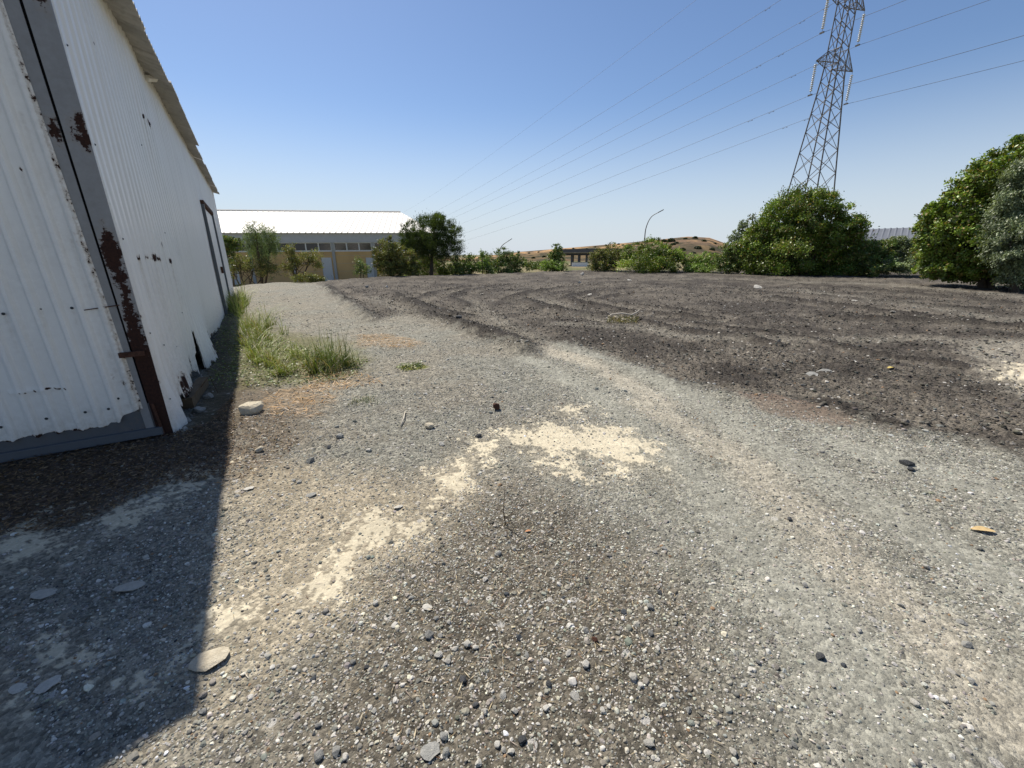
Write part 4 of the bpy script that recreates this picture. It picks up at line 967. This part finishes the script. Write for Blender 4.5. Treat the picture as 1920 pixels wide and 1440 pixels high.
# ------------------------------------------------------------------ shrubs dotted over the hill
rs = np.random.default_rng(77)
_hs = None
for (px, py, wpx) in ((1303, 444, 9), (1285, 446, 7), (1258, 449, 14), (1245, 450, 9), (1268, 454, 8), (1222, 451, 7), (1196, 454, 5), (1160, 457, 5), (1168, 458, 5), (1140, 459, 4), (1116, 462, 4), (1075, 465, 4), (1060, 467, 4), (1320, 450, 8), (1340, 455, 6), (1262, 456, 9), (1308, 462, 12), (1280, 466, 10), (1335, 466, 9), (1240, 460, 6), (1100, 466, 4), (1010, 472, 4), (992, 474, 4), (1214, 458, 5), (1185, 461, 5), (1205, 466, 6), (1150, 466, 5), (1225, 470, 7), (1050, 474, 6), (1020, 480, 7), (1000, 482, 7), (985, 486, 7), (1032, 488, 7), (970, 482, 6), (1340, 474, 9), (1300, 472, 8)):
    d_ = ray(px, py + 0.35 * wpx); hd = math.hypot(d_[0], d_[1]); Rm = np.linspace(225, 420, 400)
    az_ = math.atan2(d_[0], d_[1]); hit = hill_z(np.full(400, az_), Rm, *HILL) >= EYE + d_[2] / hd * Rm
    Rh = float(Rm[np.argmax(hit)]) if hit.any() else 419.0
    p = _C + d_ * (Rh / hd); p[2] = float(hill_z(np.array([az_]), np.array([Rh]), *HILL)[0]) - 0.1; wd = wpx / FPX * ((p - _C) @ _F) * 1.15
    if _hs is None:
        n_ = 260; c_ = unit(n_, rs) * (rs.random((n_, 1)) ** .3) * np.array([.5, .5, .38]); c_[:, 2] = np.abs(c_[:, 2])
        _hs = leaves('hill_shrub', c_, rs.normal(size=(n_, 3)), unit(n_, rs), np.full(n_, .22), np.full(n_, .16), np.array([[0.045, 0.055, 0.022]]) * np.exp(rs.normal(0, .25, (n_, 1))), None)
        o = _hs
    else:
        o = _hs.copy(); COL.objects.link(o)
    o.location = p; o.scale = (wd, wd, wd * rs.uniform(.8, 1.2)); o.rotation_euler = (0, 0, rs.uniform(0, 6.28))
    tag(o, 'small dark shrub dotting the dry orange hillside', 'shrub', 'shrubs on the hillside')

# ------------------------------------------------------------------ the long hall behind the track
def build_hall():
    P1 = _C + ray(415, 437) * 46.0; P2 = _C + ray(735, 437) * 49.0
    ez = (P1[2] + P2[2]) / 2
    X = (P2 - P1); X[2] = 0; bay = np.linalg.norm(X) / 320 * 78.5; X /= np.linalg.norm(X); Yb = np.array([-X[1], X[0], 0])
    def onwall(px, py):                      # photo pixel -> (along, z) on the facade plane
        r = ray(px, py); t = ((P1 - _C) @ Yb) / (r @ Yb); p = _C + t * r; return (p - P1) @ X, p[2]
    xr = onwall(816, 437)[0]; xl = onwall(330, 437)[0]
    half, rz_ = 9.0, 7.3
    hipx = xr - 4.6                          # the ridge stops short: a hipped end
    base = -1.75
    root = empty('long_hall', (P1[0], P1[1], 0), math.atan2(X[1], X[0]))
    tag(root, 'long low hall with blown-out white roof, grey fascia and tan wall', 'building')
    wt = NT('tan_wall'); v = wt.obj; n1 = wt.noise(v, 0.6, 5, .6); n2 = wt.noise(v, 6, 4, .6)
    wt.col(wt.mix(wt.ramp(n1, .35, .65), (0.60, 0.40, 0.18), (0.50, 0.33, 0.15))); wt.set(.85); wt.bump(n2, .2, .02)
    wht = plain('hall_roof_white', (0.72, 0.68, 0.60), .5, .04, 1.0)
    gry = plain('hall_fascia_grey', (0.46, 0.47, 0.47), .7, .06, 2.0)
    frm = plain('hall_window_frame', (0.62, 0.62, 0.58), .6, .05)
    col = plain('hall_column_grey', (0.36, 0.36, 0.34), .8, .08)
    gt = NT('hall_dark_glass'); gt.col((0.035, 0.03, 0.028)); gt.set(.12, 0, .5); gl = gt.m
    dr = plain('hall_door_pale', (0.52, 0.53, 0.52), .6, .06)
    zf = onwall(600, 455)[1]; zw = onwall(600, 470.5)[1]
    def pc(name, x0, x1, y0, y1, z0, z1, mat, par=root):
        b = MB(); b.box(((x0 + x1) / 2, (y0 + y1) / 2, (z0 + z1) / 2), (abs(x1 - x0) / 2, abs(y1 - y0) / 2, abs(z1 - z0) / 2)); return b.build(name, mat, par)
    pc('fascia', xl, xr, -0.12, 0.1, zf, ez, gry)
    pc('lower_wall', xl, xr, 0.06, 0.25, base, zw - 0.09, wt.m)
    for q in range(3): pc('wall_course', xl, xr, 0.052, 0.07, zw - 0.55 - q * 0.9, zw - 0.53 - q * 0.9, col)
    pc('window_sill', xl, xr, -0.02, 0.25, zw - 0.09, zw, frm)
    pc('end_wall', xr - 0.2, xr, 0.25, 2 * half, base, ez, wt.m); pc('end_wall', xl, xl + 0.2, 0.25, 2 * half, base, ez, wt.m); pc('back_wall', xl + .2, xr - .2, 2 * half - .2, 2 * half, base, ez, wt.m)
    x0 = onwall(624, 465)[0]; k0 = int(math.floor((xl - x0) / bay)); k1 = int(math.ceil((xr - x0) / bay))
    for k in range(k0, k1 + 1):
        xc = x0 + k * bay
        if xl < xc < xr: pc('column', xc - 0.16, xc + 0.16, -0.06, 0.2, base, zf, col)
        for q in range(3):
            wa = xc + 0.16 + (bay - 0.32) / 3 * q; wb = wa + (bay - 0.32) / 3
            if wa < xl or wb > xr: continue
            b = MB(); fw = 0.07; zc = (zf + zw) / 2; hh = (zf - zw) / 2
            for cx in (wa + fw / 2, wb - fw / 2): b.box((cx, 0.05, zc), (fw / 2, 0.05, hh))
            for cz in (zf - fw / 2, zw + fw / 2): b.box(((wa + wb) / 2, 0.052, cz), ((wb - wa) / 2, 0.05, fw / 2))
            f = b.build('window', frm, root)
            pc('pane', wa + fw, wb - fw, 0.08, 0.10, zw + fw, zf - fw, gl, f)
    for (pa, pb) in ((605, 623), (688, 700), (427, 445)):
        da = onwall(pa, 500)[0]; db = onwall(pb, 500)[0]; dt = onwall((pa + pb) / 2, 483)[1]
        d_ = pc('door', da, db, 0.0, 0.055, base, dt, dr)
        pc('door_frame', da - .05, da, -0.01, 0.058, base, dt + .05, col, d_); pc('handle', db - .25, db - .2, -0.03, 0.0, base + 1.0, base + 1.15, col, d_)
    # roof: hipped, ribbed white sheet
    za = ez + 0.02
    for sgn, nm in ((0, 'roof_slope'), (1, 'far_roof_slope')):
        xs = np.arange(xl - .3, xr + .35, 0.11); n = len(xs)
        rib = (np.arange(n) % 6 == 0) * 0.05
        tmax = np.clip((xr + .35 - xs) / (xr + .35 - hipx), 0, 1)        # sheets are cut along the hip
        ya = -0.35 if sgn == 0 else 2 * half + .35
        P = np.concatenate([np.stack([xs, np.full(n, ya), za + rib], 1), np.stack([xs, ya + (half - ya) * tmax, za + (rz_ - za) * tmax + rib], 1)])
        P = np.concatenate([P, P - np.array([0, 0, .09])])
        j = np.arange(n - 1); Q = [np.stack([j, j + 1, j + 1 + n, j + n], -1), np.stack([j, j + 2 * n, j + 1 + 2 * n, j + 1], -1), np.stack([j + 3 * n, j + 3 * n + 1, j + 2 * n + 1, j + 2 * n], -1)]
        mesh_np(nm, P, np.concatenate(Q), wht, root)
    b = MB(); b.add([(xr + .35, -.35, za), (xr + .35, 2 * half + .35, za), (hipx, half, rz_), (xr + .35, -.35, za - .09), (xr + .35, 2 * half + .35, za - .09), (hipx, half, rz_ - .09)], [(0, 1, 2), (5, 4, 3), (0, 3, 4, 1)]); b.build('hip_slope', wht, root)
    b = MB(); b.tube([(hipx, half, rz_ + .05), (xl - .3, half, rz_ + .05)], .12, 6); b.build('ridge_cap', wht, root)
    return root
build_hall()

# ------------------------------------------------------------------ lattice pylon, insulators, wires
STEEL = plain('galvanised_lattice', (0.17, 0.155, 0.145), .6, .2, 3, metal=.3)
WIRE = plain('conductor', (0.10, 0.10, 0.11), .6, .1, 1, metal=.2)
PY = np.array([27.1, 40.3]); PAZ = math.radians(-25)
WD = np.array([math.sin(PAZ), math.cos(PAZ)]); AD = np.array([math.cos(PAZ), -math.sin(PAZ)])   # wires run, arms reach
AD = np.array([WD[1], -WD[0]])
py_ = empty('lattice_pylon', (PY[0], PY[1], -1.6), math.atan2(AD[1], AD[0]))
tag(py_, 'tall steel lattice power pylon rising behind the great round tree', 'pylon')
ZB = 1.6
def hw(z):                                   # half width of the body at world height z
    return float(np.interp(z, [-1.6, 6.8, 16.0, 29.0], [1.92, 1.25, 0.53, 0.36]))
lv = [-1.6, 1.2, 3.8, 6.1, 8.2, 10.0, 11.6, 13.0, 14.2, 15.3, 16.4, 17.5, 18.6, 19.7, 20.8, 21.9, 23.0, 24.1, 25.2, 26.3, 29.0]
cn = lambda i, z: Vector(((-1, 1, 1, -1)[i] * hw(z), (-1, -1, 1, 1)[i] * hw(z), z + ZB))
for i in range(4):
    b = MB()
    for a_, c_ in zip(lv[:-1], lv[1:]): b.bar(cn(i, a_), cn(i, c_), 0.062 if a_ < 16 else 0.05)
    b.build('leg', STEEL, py_)
for i in range(4):
    b = MB(); j = (i + 1) % 4
    for a_, c_ in zip(lv[:-1], lv[1:]):
        b.bar(cn(i, a_), cn(j, c_), 0.028); b.bar(cn(j, a_), cn(i, c_), 0.028)
    tag(b.build('face_bracing', STEEL, py_), kind='stuff')
ARMZ = [16.3, 20.55, 24.8]; ARML = [2.0, 2.0, 2.0]
TIP = {}
for az_, al in zip(ARMZ, ARML):
    for sg in (-1, 1):
        b = MB(); w0 = hw(az_); w1 = hw(az_ + 1.1)
        tip = Vector((sg * (w0 + al * 1.02), 0, az_ + ZB))
        lo = [Vector((sg * w0, q * w0, az_ + ZB)) for q in (-1, 1)]; up = [Vector((sg * w1, q * w1, az_ + 1.1 + ZB)) for q in (-1, 1)]
        for p in lo + up: b.bar(p, tip, 0.035)
        b.bar(lo[0], lo[1], .03); b.bar(up[0], up[1], .03)
        for t0, t1 in ((0.0, .28), (.28, .52), (.52, .72), (.72, .87)):
            for s0, s1 in ((0, 1), (1, 0)):
                b.bar(lo[s0].lerp(tip, t0), lo[s1].lerp(tip, t1), .018)
            for q in (0, 1):
                b.bar(lo[q].lerp(tip, t1), up[q].lerp(tip, t0), .018); b.bar(lo[q].lerp(tip, t1), up[q].lerp(tip, t1), .016)
        tag(b.build('crossarm', STEEL, py_), kind='stuff')
        TIP[(az_, sg)] = np.array([PY[0] + AD[0] * tip.x, PY[1] + AD[1] * tip.x, az_])
def ins_mat():
    t = NT('glass_insulator'); t.col((0.72, 0.73, 0.73)); t.set(.25, 0, .6); return t.m
INS = ins_mat()
WHO = {(16.3, -1): 'left tip of the lower crossarm', (16.3, 1): 'right tip of the lower crossarm', (20.55, -1): 'left tip of the upper crossarm', (20.55, 1): 'right tip of the upper crossarm'}
for (az_, sg), wh in WHO.items():
    tp = TIP[(az_, sg)]
    ro = empty('insulator_string', tp); tag(ro, 'white disc insulator string hanging from the ' + wh, 'insulator', 'insulator strings of the pylon')
    for q in range(13):
        b = MB(); z = -0.28 - q * 0.148; n = 10
        V = []; F = []
        for rr2, zz in ((0.02, 0.05), (0.07, 0.035), (0.12, -0.02), (0.095, -0.045), (0.02, -0.03)):
            for i in range(n): V.append((rr2 * math.cos(i * 6.2832 / n), rr2 * math.sin(i * 6.2832 / n), z + zz))
        for a_ in range(4):
            for i in range(n): F.append((a_ * n + i, (a_ + 1) * n + i, (a_ + 1) * n + (i + 1) % n, a_ * n + (i + 1) % n))
        b.add(V, F); b.build('disc', INS, ro, True)
    b = MB(); b.bar((0, 0, 0), (0, 0, -2.35), .014, 5); b.build('rod', STEEL, ro)
    b = MB(); b.box((0, 0, -2.38), (.05, .16, .05), ((AD[0], AD[1], 0), (WD[0], WD[1], 0), (0, 0, 1))); b.build('clamp', STEEL, ro)
def wire(start, label, r=0.0135, a=0.088, bq=0.00019, drop=2.4):
    s = np.concatenate([np.linspace(-70, 0, 30), np.linspace(6, 330, 60)])
    z = np.where(s >= 0, -a * s + bq * s * s, 0.045 * s + 0.00042 * s * s)
    P = np.stack([start[0] + WD[0] * s, start[1] + WD[1] * s, start[2] - drop + z], 1)
    b = MB(); rad = np.full(len(s), r); b.tube(P, list(rad), 5); o = b.build('power_line', WIRE, None, True)
    tag(o, label, 'power line', 'conductors of the overhead line')
    for sd_ in (3.2, 5.2):
        if drop > 1:
            zz = start[2] - drop - a * sd_ - 0.07; c = Vector((start[0] + WD[0] * sd_, start[1] + WD[1] * sd_, zz)); w3 = Vector((WD[0], WD[1], -a))
            b = MB(); b.tube([c - w3 * .24, c - w3 * .12, c - w3 * .11, c + w3 * .11, c + w3 * .12, c + w3 * .24], [.024, .024, .007, .007, .024, .024], 6); b.build('vibration_damper', WIRE, o)
wire(TIP[(16.3, 1)], 'lowest overhead wire, hung from the right end of the lower crossarm', a=.098)
wire(TIP[(16.3, -1)], 'overhead wire hung from the left end of the lower crossarm', a=.092)
wire(TIP[(20.55, 1)], 'overhead wire hung from the right end of the upper crossarm', a=.088)
wire(TIP[(20.55, -1)], 'overhead wire hung from the left end of the upper crossarm', a=.082)
wire(TIP[(24.8, 1)], 'overhead wire passing above the upper crossarm, second from the top', a=.088)
wire(TIP[(24.8, -1)], 'overhead wire crossing the sky higher than the other conductors', a=.083)
wire(np.array([PY[0], PY[1], 29.0]), 'thin topmost earth wire crossing the sky', r=.011, a=.080, drop=0)

# ------------------------------------------------------------------ street lamps
def lamp(dist, pts, label, r=0.075):
    P = [D(px, py, dist) for px, py in pts]; b0 = np.array([P[0][0], P[0][1], hz(P[0][0], P[0][1]) - .1])
    ro = empty('street_lamp', b0); tag(ro, label, 'street lamp', 'curved street lamps')
    Q = [Vector((0, 0, 0))] + [Vector(p - b0) for p in P]
    # smooth the bend
    out = []
    for i in range(len(Q) - 1):
        p0 = Q[max(i - 1, 0)]; p1 = Q[i]; p2 = Q[i + 1]; p3 = Q[min(i + 2, len(Q) - 1)]
        for t in np.linspace(0, 1, 6, endpoint=False):
            out.append(0.5 * ((2 * p1) + (p2 - p0) * t + (2 * p0 - 5 * p1 + 4 * p2 - p3) * t * t + (3 * p1 - p0 - 3 * p2 + p3) * t ** 3))
    out.append(Q[-1]); n = len(out)
    b = MB(); b.tube(out, list(np.linspace(r * 1.25, r * .55, n)), 8); b.build('pole', STEEL, ro, True)
    d = (out[-1] - out[-3]).normalized(); b = MB(); c = out[-1] + d * 0.3
    b.box(c, (.38, .13, .05), (d, Vector((-d.y, d.x, 0)).normalized(), Vector((0, 0, 1)))); b.build('lamp_head', STEEL, ro)
lamp(62, [(1209, 470), (1209, 445), (1212, 425), (1221, 407), (1235, 398)], 'tall curved street lamp rising over the large rounded bush')
lamp(66, [(934, 480), (936, 471), (942, 460), (953, 452)], 'smaller curved street lamp above the bushes left of the hill')
lamp(64, [(1400, 440), (1402, 416), (1405, 410), (1407, 408)], 'lamp post barely showing at the left of the great round tree', .06)

# ------------------------------------------------------------------ canopy on columns and other far buildings
def facade_frame(pxa, pxb, py, dist):
    A_ = D(pxa, py, dist); B_ = D(pxb, py, dist); X = B_ - A_; X[2] = 0; L_ = np.linalg.norm(X); X /= L_
    return A_, X, L_, dist / FPX
conc = plain('grey_concrete', (0.11, 0.11, 0.115), .9, .12, .5)
A_, X_, L_, k_ = facade_frame(1052, 1165, 480, 118)
can = empty('canopy', (A_[0], A_[1], 0), math.atan2(X_[1], X_[0])); tag(can, 'dark flat canopy on slim columns in front of the hill', 'canopy')
zt = D(1100, 467, 118)[2]; zl = D(1100, 478, 118)[2]; zb_ = -4.0
b = MB(); b.box((L_ / 2, 5, (zt + zl) / 2 + .35), (L_ / 2, 6, (zt - zl) / 2 - .3)); b.build('roof_slab', conc, can)
b = MB(); b.box((L_ / 2, 5.4, zl + .2), (L_ / 2 - .6, 5.2, .3)); b.build('beam', plain('dark_beam', (.06, .06, .062), .8), can)
for xx in (.18, .30, .43, .56, .72, .9):
    for yy in (1.0, 9.0):
        b = MB(); b.box((L_ * xx, yy, (zl + zb_) / 2), (.28, .28, (zl - zb_) / 2)); b.build('column', conc, can)
A_, X_, L_, k_ = facade_frame(1072, 1104, 495, 112)
wv = empty('white_boundary_wall', (A_[0], A_[1], 0), math.atan2(X_[1], X_[0])); tag(wv, 'bright white low wall seen under the dark canopy', 'wall')
b = MB(); b.box((L_ / 2, 0, D(1090, 492, 112)[2] / 2 - 2), (L_ / 2, .15, D(1090, 492, 112)[2] / 2 + 2)); b.build('panel', plain('white_wall_paint', (.78, .78, .76), .8), wv)
b = MB(); b.box((L_ / 2, 0, D(1090, 492, 112)[2] + .06), (L_ / 2 + .05, .22, .06)); b.build('coping', conc, wv)
# warehouse with grey ribbed roof, far right
A_, X_, L_, k_ = facade_frame(1596, 1745, 447, 95)
wh = empty('warehouse', (A_[0], A_[1], 0), math.atan2(X_[1], X_[0])); tag(wh, 'grey ribbed warehouse roof showing between the trees at right', 'building')
z0 = D(1660, 450, 95)[2]; z1 = D(1660, 428.5, 103)[2]
gr2 = plain('grey_roof_sheet', (0.13, 0.14, 0.16), .9, .07, .5)
xs = np.arange(0, L_, .2); n = len(xs); rib = (np.arange(n) % 4 < 1) * .12
P = np.concatenate([np.stack([xs, np.full(n, 0.), z0 + rib * .3], 1), np.stack([xs, np.full(n, 8.), z1 + rib], 1), np.stack([xs, np.full(n, 16.), z0 + rib], 1)])
j = np.arange(n - 1); mesh_np('roof', P, np.concatenate([np.stack([j, j + 1, j + 1 + n, j + n], -1), np.stack([j + n, j + 1 + n, j + 1 + 2 * n, j + 2 * n], -1)]), gr2, wh)
for yy in (0.3, 15.7):
    b = MB(); b.box((L_ / 2, yy, z0 / 2 - 1.2), (L_ / 2, .15, z0 / 2 + 1.1)); b.build('wall', conc, wh)
for xx in (.15, L_ - .35):
    b = MB(); b.add([(xx, .5, -2), (xx, 15.5, -2), (xx, 15.5, z0), (xx, 8, z1 - .1), (xx, .5, z0)], [(0, 1, 2, 3, 4)]); b.build('gable', conc, wh)

# ------------------------------------------------------------------ grass, weeds and litter
def blades(name, base, n_each, ht, lean, wd, c0, c1, rng, stalk=0.0, kind=None):
    """base (k,2) world roots; curved tapering blades"""
    k = len(base); n = k * n_each
    bx = np.repeat(base[:, 0], n_each) + rng.normal(0, .05, n); by = np.repeat(base[:, 1], n_each) + rng.normal(0, .05, n)
    bz = height(bx, by) - 0.01
    h = ht * (0.22 + 1.0 * rng.random(n) ** 1.8); a = rng.random(n) * 6.2832; ln = lean * (0.3 + rng.random(n)) * h
    if stalk:
        st = rng.random(n) < stalk; h[st] = ht * rng.uniform(1.2, 1.75, st.sum()); ln[st] *= 0.45
    d = np.stack([np.cos(a), np.sin(a)], 1); sd_ = np.stack([-np.sin(a + .6), np.cos(a + .6)], 1)
    V = []; lev = np.array([0, .3, .6, .85, 1.0])
    for t in lev:
        cx = bx + d[:, 0] * ln * t ** 2.0; cy = by + d[:, 1] * ln * t ** 2.0; cz = bz + h * (t - 0.22 * lean * t ** 3)
        w_ = wd * (1 - t * 0.92) * (0.7 + .6 * 1)
        V.append(np.stack([cx - sd_[:, 0] * w_ / 2, cy - sd_[:, 1] * w_ / 2, cz], 1)); V.append(np.stack([cx + sd_[:, 0] * w_ / 2, cy + sd_[:, 1] * w_ / 2, cz], 1))
    V = np.stack(V, 1).reshape(-1, 3); o_ = np.arange(n)[:, None, None] * 10
    q = np.arange(4)[None, :, None] * 2; F = (o_ + q + np.array([0, 1, 3, 2])[None, None]).reshape(-1, 4)
    m_ = rng.random((n, 1)); col = (np.array(c0) * (1 - m_) + np.array(c1) * m_) * np.exp(rng.normal(0, .2, (n, 1)))
    dry = rng.random(n) < .24; col[dry] = np.array([.34, .27, .13])
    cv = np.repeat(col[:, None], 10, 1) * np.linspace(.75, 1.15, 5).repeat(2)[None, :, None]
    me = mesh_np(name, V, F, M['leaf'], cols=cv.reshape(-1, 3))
    return me
def pxpatch(pts, rng, n):
    P = np.array(gp(*pts)); lo, hi = P.min(0), P.max(0); out = []
    while len(out) < n:
        q = lo + (hi - lo) * rng.random((400, 2)); ins = poly_sd(P, q[:, 0], q[:, 1]) > 0
        out += list(q[ins])
    return np.array(out[:n])
rg = np.random.default_rng(21)
GA, GB = (0.15, 0.21, 0.035), (0.31, 0.35, 0.075)
def grass(label, pts, k, n_each, ht, lean, wd=.009, c0=GA, c1=GB, stalk=.03):
    o = blades('grass_clump', pxpatch(pts, rg, k), n_each, ht, lean, wd, c0, c1, rg, stalk); tag(o, label, 'grass', 'grass clumps beside the shed'); return o
grass('bright green grass tuft close to the shed shadow edge', [(455, 640), (505, 632), (530, 660), (500, 690), (456, 680)], 13, 26, .45, 1.3)
grass('tall yellow-green grass tuft behind the others beside the shed', [(462, 612), (520, 605), (545, 625), (500, 640), (455, 635)], 15, 24, .66, 1.1, stalk=.06)
grass('lush grass clump left of the tall dark stalks', [(505, 672), (555, 668), (590, 690), (560, 708), (505, 704)], 16, 30, .36, 1.4)
grass('dark green grass clump with tall thin seed stalks', [(585, 676), (650, 672), (680, 690), (640, 706), (580, 702)], 20, 30, .46, 1.0, c0=(.07, .11, .025), c1=(.17, .22, .05), stalk=.07)
grass('grass growing against the shed wall by the far door', [(428, 578), (455, 560), (470, 572), (448, 596)], 60, 13, .66, .9, .012)
grass('small green grass tuft alone on the gravel below the clumps', [(664, 752), (694, 748), (700, 756), (670, 760)], 9, 12, .10, 1.6, .006, (.06, .10, .03), (.12, .17, .05), 0)
def flakes(name, label, cat, pts_list, ln, wd, cols, rng, lift=.012, curl=.5):
    X = np.concatenate([pxpatch(p, rng, n) for p, n in pts_list]); n = len(X)
    z = height(X[:, 0], X[:, 1]) + lift * rng.random(n) + .003
    a = rng.random(n) * 6.2832; T = np.stack([np.cos(a), np.sin(a), rng.normal(0, .18, n)], 1); N_ = np.stack([rng.normal(0, curl, n), rng.normal(0, curl, n), np.ones(n)], 1)
    c = np.array(cols)[rng.integers(0, len(cols), n)] * np.exp(rng.normal(0, .25, (n, 1)))
    l = ln * (0.5 + rng.random(n)); o = leaves(name, np.c_[X, z], T, N_, l, wd * (0.6 + .8 * rng.random(n)), c, None)
    tag(o, label, cat, kind='stuff'); return o
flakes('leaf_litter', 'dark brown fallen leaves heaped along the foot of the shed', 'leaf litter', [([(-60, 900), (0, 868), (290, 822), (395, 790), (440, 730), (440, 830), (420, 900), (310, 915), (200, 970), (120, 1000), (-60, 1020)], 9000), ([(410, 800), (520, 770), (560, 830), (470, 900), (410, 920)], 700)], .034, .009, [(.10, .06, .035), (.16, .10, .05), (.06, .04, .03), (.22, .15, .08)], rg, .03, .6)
flakes('dry_straw', 'orange dry straw scattered around the grass clumps', 'straw', [([(670, 630), (720, 626), (790, 640), (800, 650), (740, 655), (670, 648)], 450), ([(490, 735), (600, 722), (650, 740), (590, 785), (490, 780)], 200), ([(560, 700), (680, 700), (720, 720), (600, 735)], 260)], .16, .007, [(.42, .24, .09), (.50, .32, .15), (.34, .22, .11)], rg, .02, .4)
flakes('ground_cover', 'low creeping green weeds between the grass and the shed', 'weeds', [([(428, 715), (440, 640), (450, 590), (480, 610), (560, 650), (690, 680), (660, 712), (560, 724), (480, 728)], 5200), ([(742, 690), (790, 683), (800, 690), (760, 698)], 260), ([(385, 720), (400, 640), (422, 585), (440, 552), (446, 556), (440, 600), (440, 680), (430, 730)], 1500)], .035, .02, [(.13, .17, .05), (.18, .22, .07), (.10, .13, .045), (.24, .22, .10)], rg, .05, .8)
flakes('dry_twigs', 'fine dry twigs and needles strewn over the foreground', 'twigs', [([(420, 800), (1000, 780), (1500, 1000), (1500, 1440), (500, 1440), (400, 1100)], 900), ([(640, 1030), (1000, 960), (1250, 1100), (1150, 1330), (700, 1300)], 700)], .035, .003, [(.34, .26, .15), (.16, .09, .05), (.42, .34, .20)], rg, .008, .3)

# ------------------------------------------------------------------ single small things
def thing_at(x, y): p = G(x, y); return np.array([p[0], p[1], hz(p[0], p[1])])
WOOD = plain('pale_dead_wood', (0.50, 0.45, 0.36), .85, .2, 12)
TWIG = plain('brown_twig', (0.12, 0.085, 0.05), .9, .3, 12)
p = thing_at(1165, 612); ro = empty('fallen_branch', p); tag(ro, 'pale bent fallen branch with dry leaves lying on the millings', 'branch')
def loc(x, y, dz=0): q = G(x, y) - p; return Vector((q[0], q[1], dz))
b = MB(); b.tube([loc(1136, 606, .05), loc(1145, 603, .12), loc(1165, 603, .15), loc(1183, 604, .12), loc(1192, 603, .17), loc(1197, 602, .22)], [.012, .016, .018, .018, .016, .010], 6); b.build('stem', WOOD, ro, True)
b = MB(); b.tube([loc(1150, 606, .12), loc(1170, 609, .05), loc(1187, 606, .10)], [.008, .010, .006], 5); b.build('twig', WOOD, ro, True)
n_ = 420; q0 = np.array([loc(1138 + 58 * u, 604 + 9 * v, .02 + .11 * w3) for u, v, w3 in rg.random((n_, 3))])
leaves('dry_leaves', q0, rg.normal(size=(n_, 3)) * np.array([1, 1, .8]), unit(n_, rg), np.full(n_, .07), np.full(n_, .022), np.array([(.10, .11, .05), (.30, .25, .14), (.16, .13, .07)])[rg.integers(0, 3, n_)], ro)
p = thing_at(948, 984); ro = empty('dead_weed', p); tag(ro, 'thin dead weed standing upright in the foreground gravel', 'weed')
b = MB(); b.tube([(0, 0, 0), (-.012, .01, .10), (-.004, .01, .2), (.002, .012, .30)], [.004, .003, .0022, .001], 5); b.build('stem', TWIG, ro, True)
for ang, z0 in ((.4, .05), (2.6, .08), (4.2, .12), (5.3, .06), (1.5, .03)):
    b = MB(); b.tube([(-.008, .008, z0), (.05 * math.cos(ang), .05 * math.sin(ang), z0 + .02), (.09 * math.cos(ang), .09 * math.sin(ang), z0 - .01)], [.002, .0018, .0008], 4); b.build('twig', TWIG, ro, True)
p = thing_at(752, 800); ro = empty('dry_stick', p); tag(ro, 'forked dry stick lying on gravel below the small grass tuft', 'stick')
q1 = thing_at(760, 776) - p
b = MB(); b.tube([(0, 0, .012), tuple(Vector(q1) * .5 + Vector((.01, 0, .03))), tuple(Vector(q1) + Vector((0, 0, .02)))], [.006, .007, .004], 6); b.tube([tuple(Vector(q1) * .9 + Vector((0, 0, .025))), tuple(Vector(q1) + Vector((.10, -.08, .02)))], [.004, .002], 5); b.build('stem', WOOD, ro, True)
def leaf_thing(name, label, cat, x, y, wpx, col, rz, curl=.25):
    p, wd = px_size(x, y, wpx); t = np.linspace(0, 1, 9); V = []; F = []
    for i, tt in enumerate(t):
        hwid = wd * .2 * math.sin(math.pi * min(max(tt, .02), .98)) ** .7
        for k, sgn in enumerate((-1, 0, 1)): V.append(((tt - .5) * wd, sgn * hwid, wd * (.10 * math.sin(tt * 3) + curl * .12 * abs(sgn) + .02)))
    for i in range(8):
        for k in range(2): a_ = i * 3 + k; F.append((a_, a_ + 1, a_ + 4, a_ + 3))
    b = MB(); b.add(V, F); o = b.build(name, plain(name, col, .7, .25, 30), None, True); o.location = (p[0], p[1], hz(p[0], p[1]) + .004); o.rotation_euler = (0, 0, rz); tag(o, label, cat); return o
leaf_thing('dry_leaf', 'curled tan dry leaf on the grey gravel at the right edge', 'leaf', 1842, 998, 38, (.50, .36, .17), -.25)
leaf_thing('dry_leaf', 'orange fallen leaf near the foot of the dead weed', 'leaf', 990, 996, 12, (.48, .22, .10), .3)
leaf_thing('yellow_scrap', 'crumpled yellow scrap lying on the dark millings at right', 'scrap', 1668, 698, 17, (.72, .56, .18), .2, .9)
p = thing_at(372, 752); ro = empty('broken_beam', p); tag(ro, 'broken dark beam poking out under the torn shed wall', 'beam')
dq = thing_at(398, 715) - p
ax = Vector(dq).normalized(); sdv = Vector((-ax.y, ax.x, 0)).normalized()
b = MB(); b.box(Vector(dq) * .3 + Vector((-.05, -.03, .07)), (.45, .05, .06), (ax, sdv, ax.cross(sdv))); b.build('timber', TWIG, ro)
b = MB(); b.tube([Vector(dq) * .2 + Vector((.02, 0, .14)), Vector(dq) * .6 + Vector((.10, -.04, .20)), Vector(dq) * .5 + Vector((.22, -.10, .02))], [.004, .004, .003], 5); b.build('bent_wire', M['rusty'], ro, True)
for (x, y, wpx) in ((372, 770, 24), (350, 790, 18), (392, 742, 20), (345, 806, 14)):
    put_stone(x, y, wpx, STONES[wpx % 6], 'stone_grey' if wpx > 15 else 'stone_pale', 'lump of rubble in the shade under the torn shed wall', 'rubble under the torn wall', 'rubble_chunk')
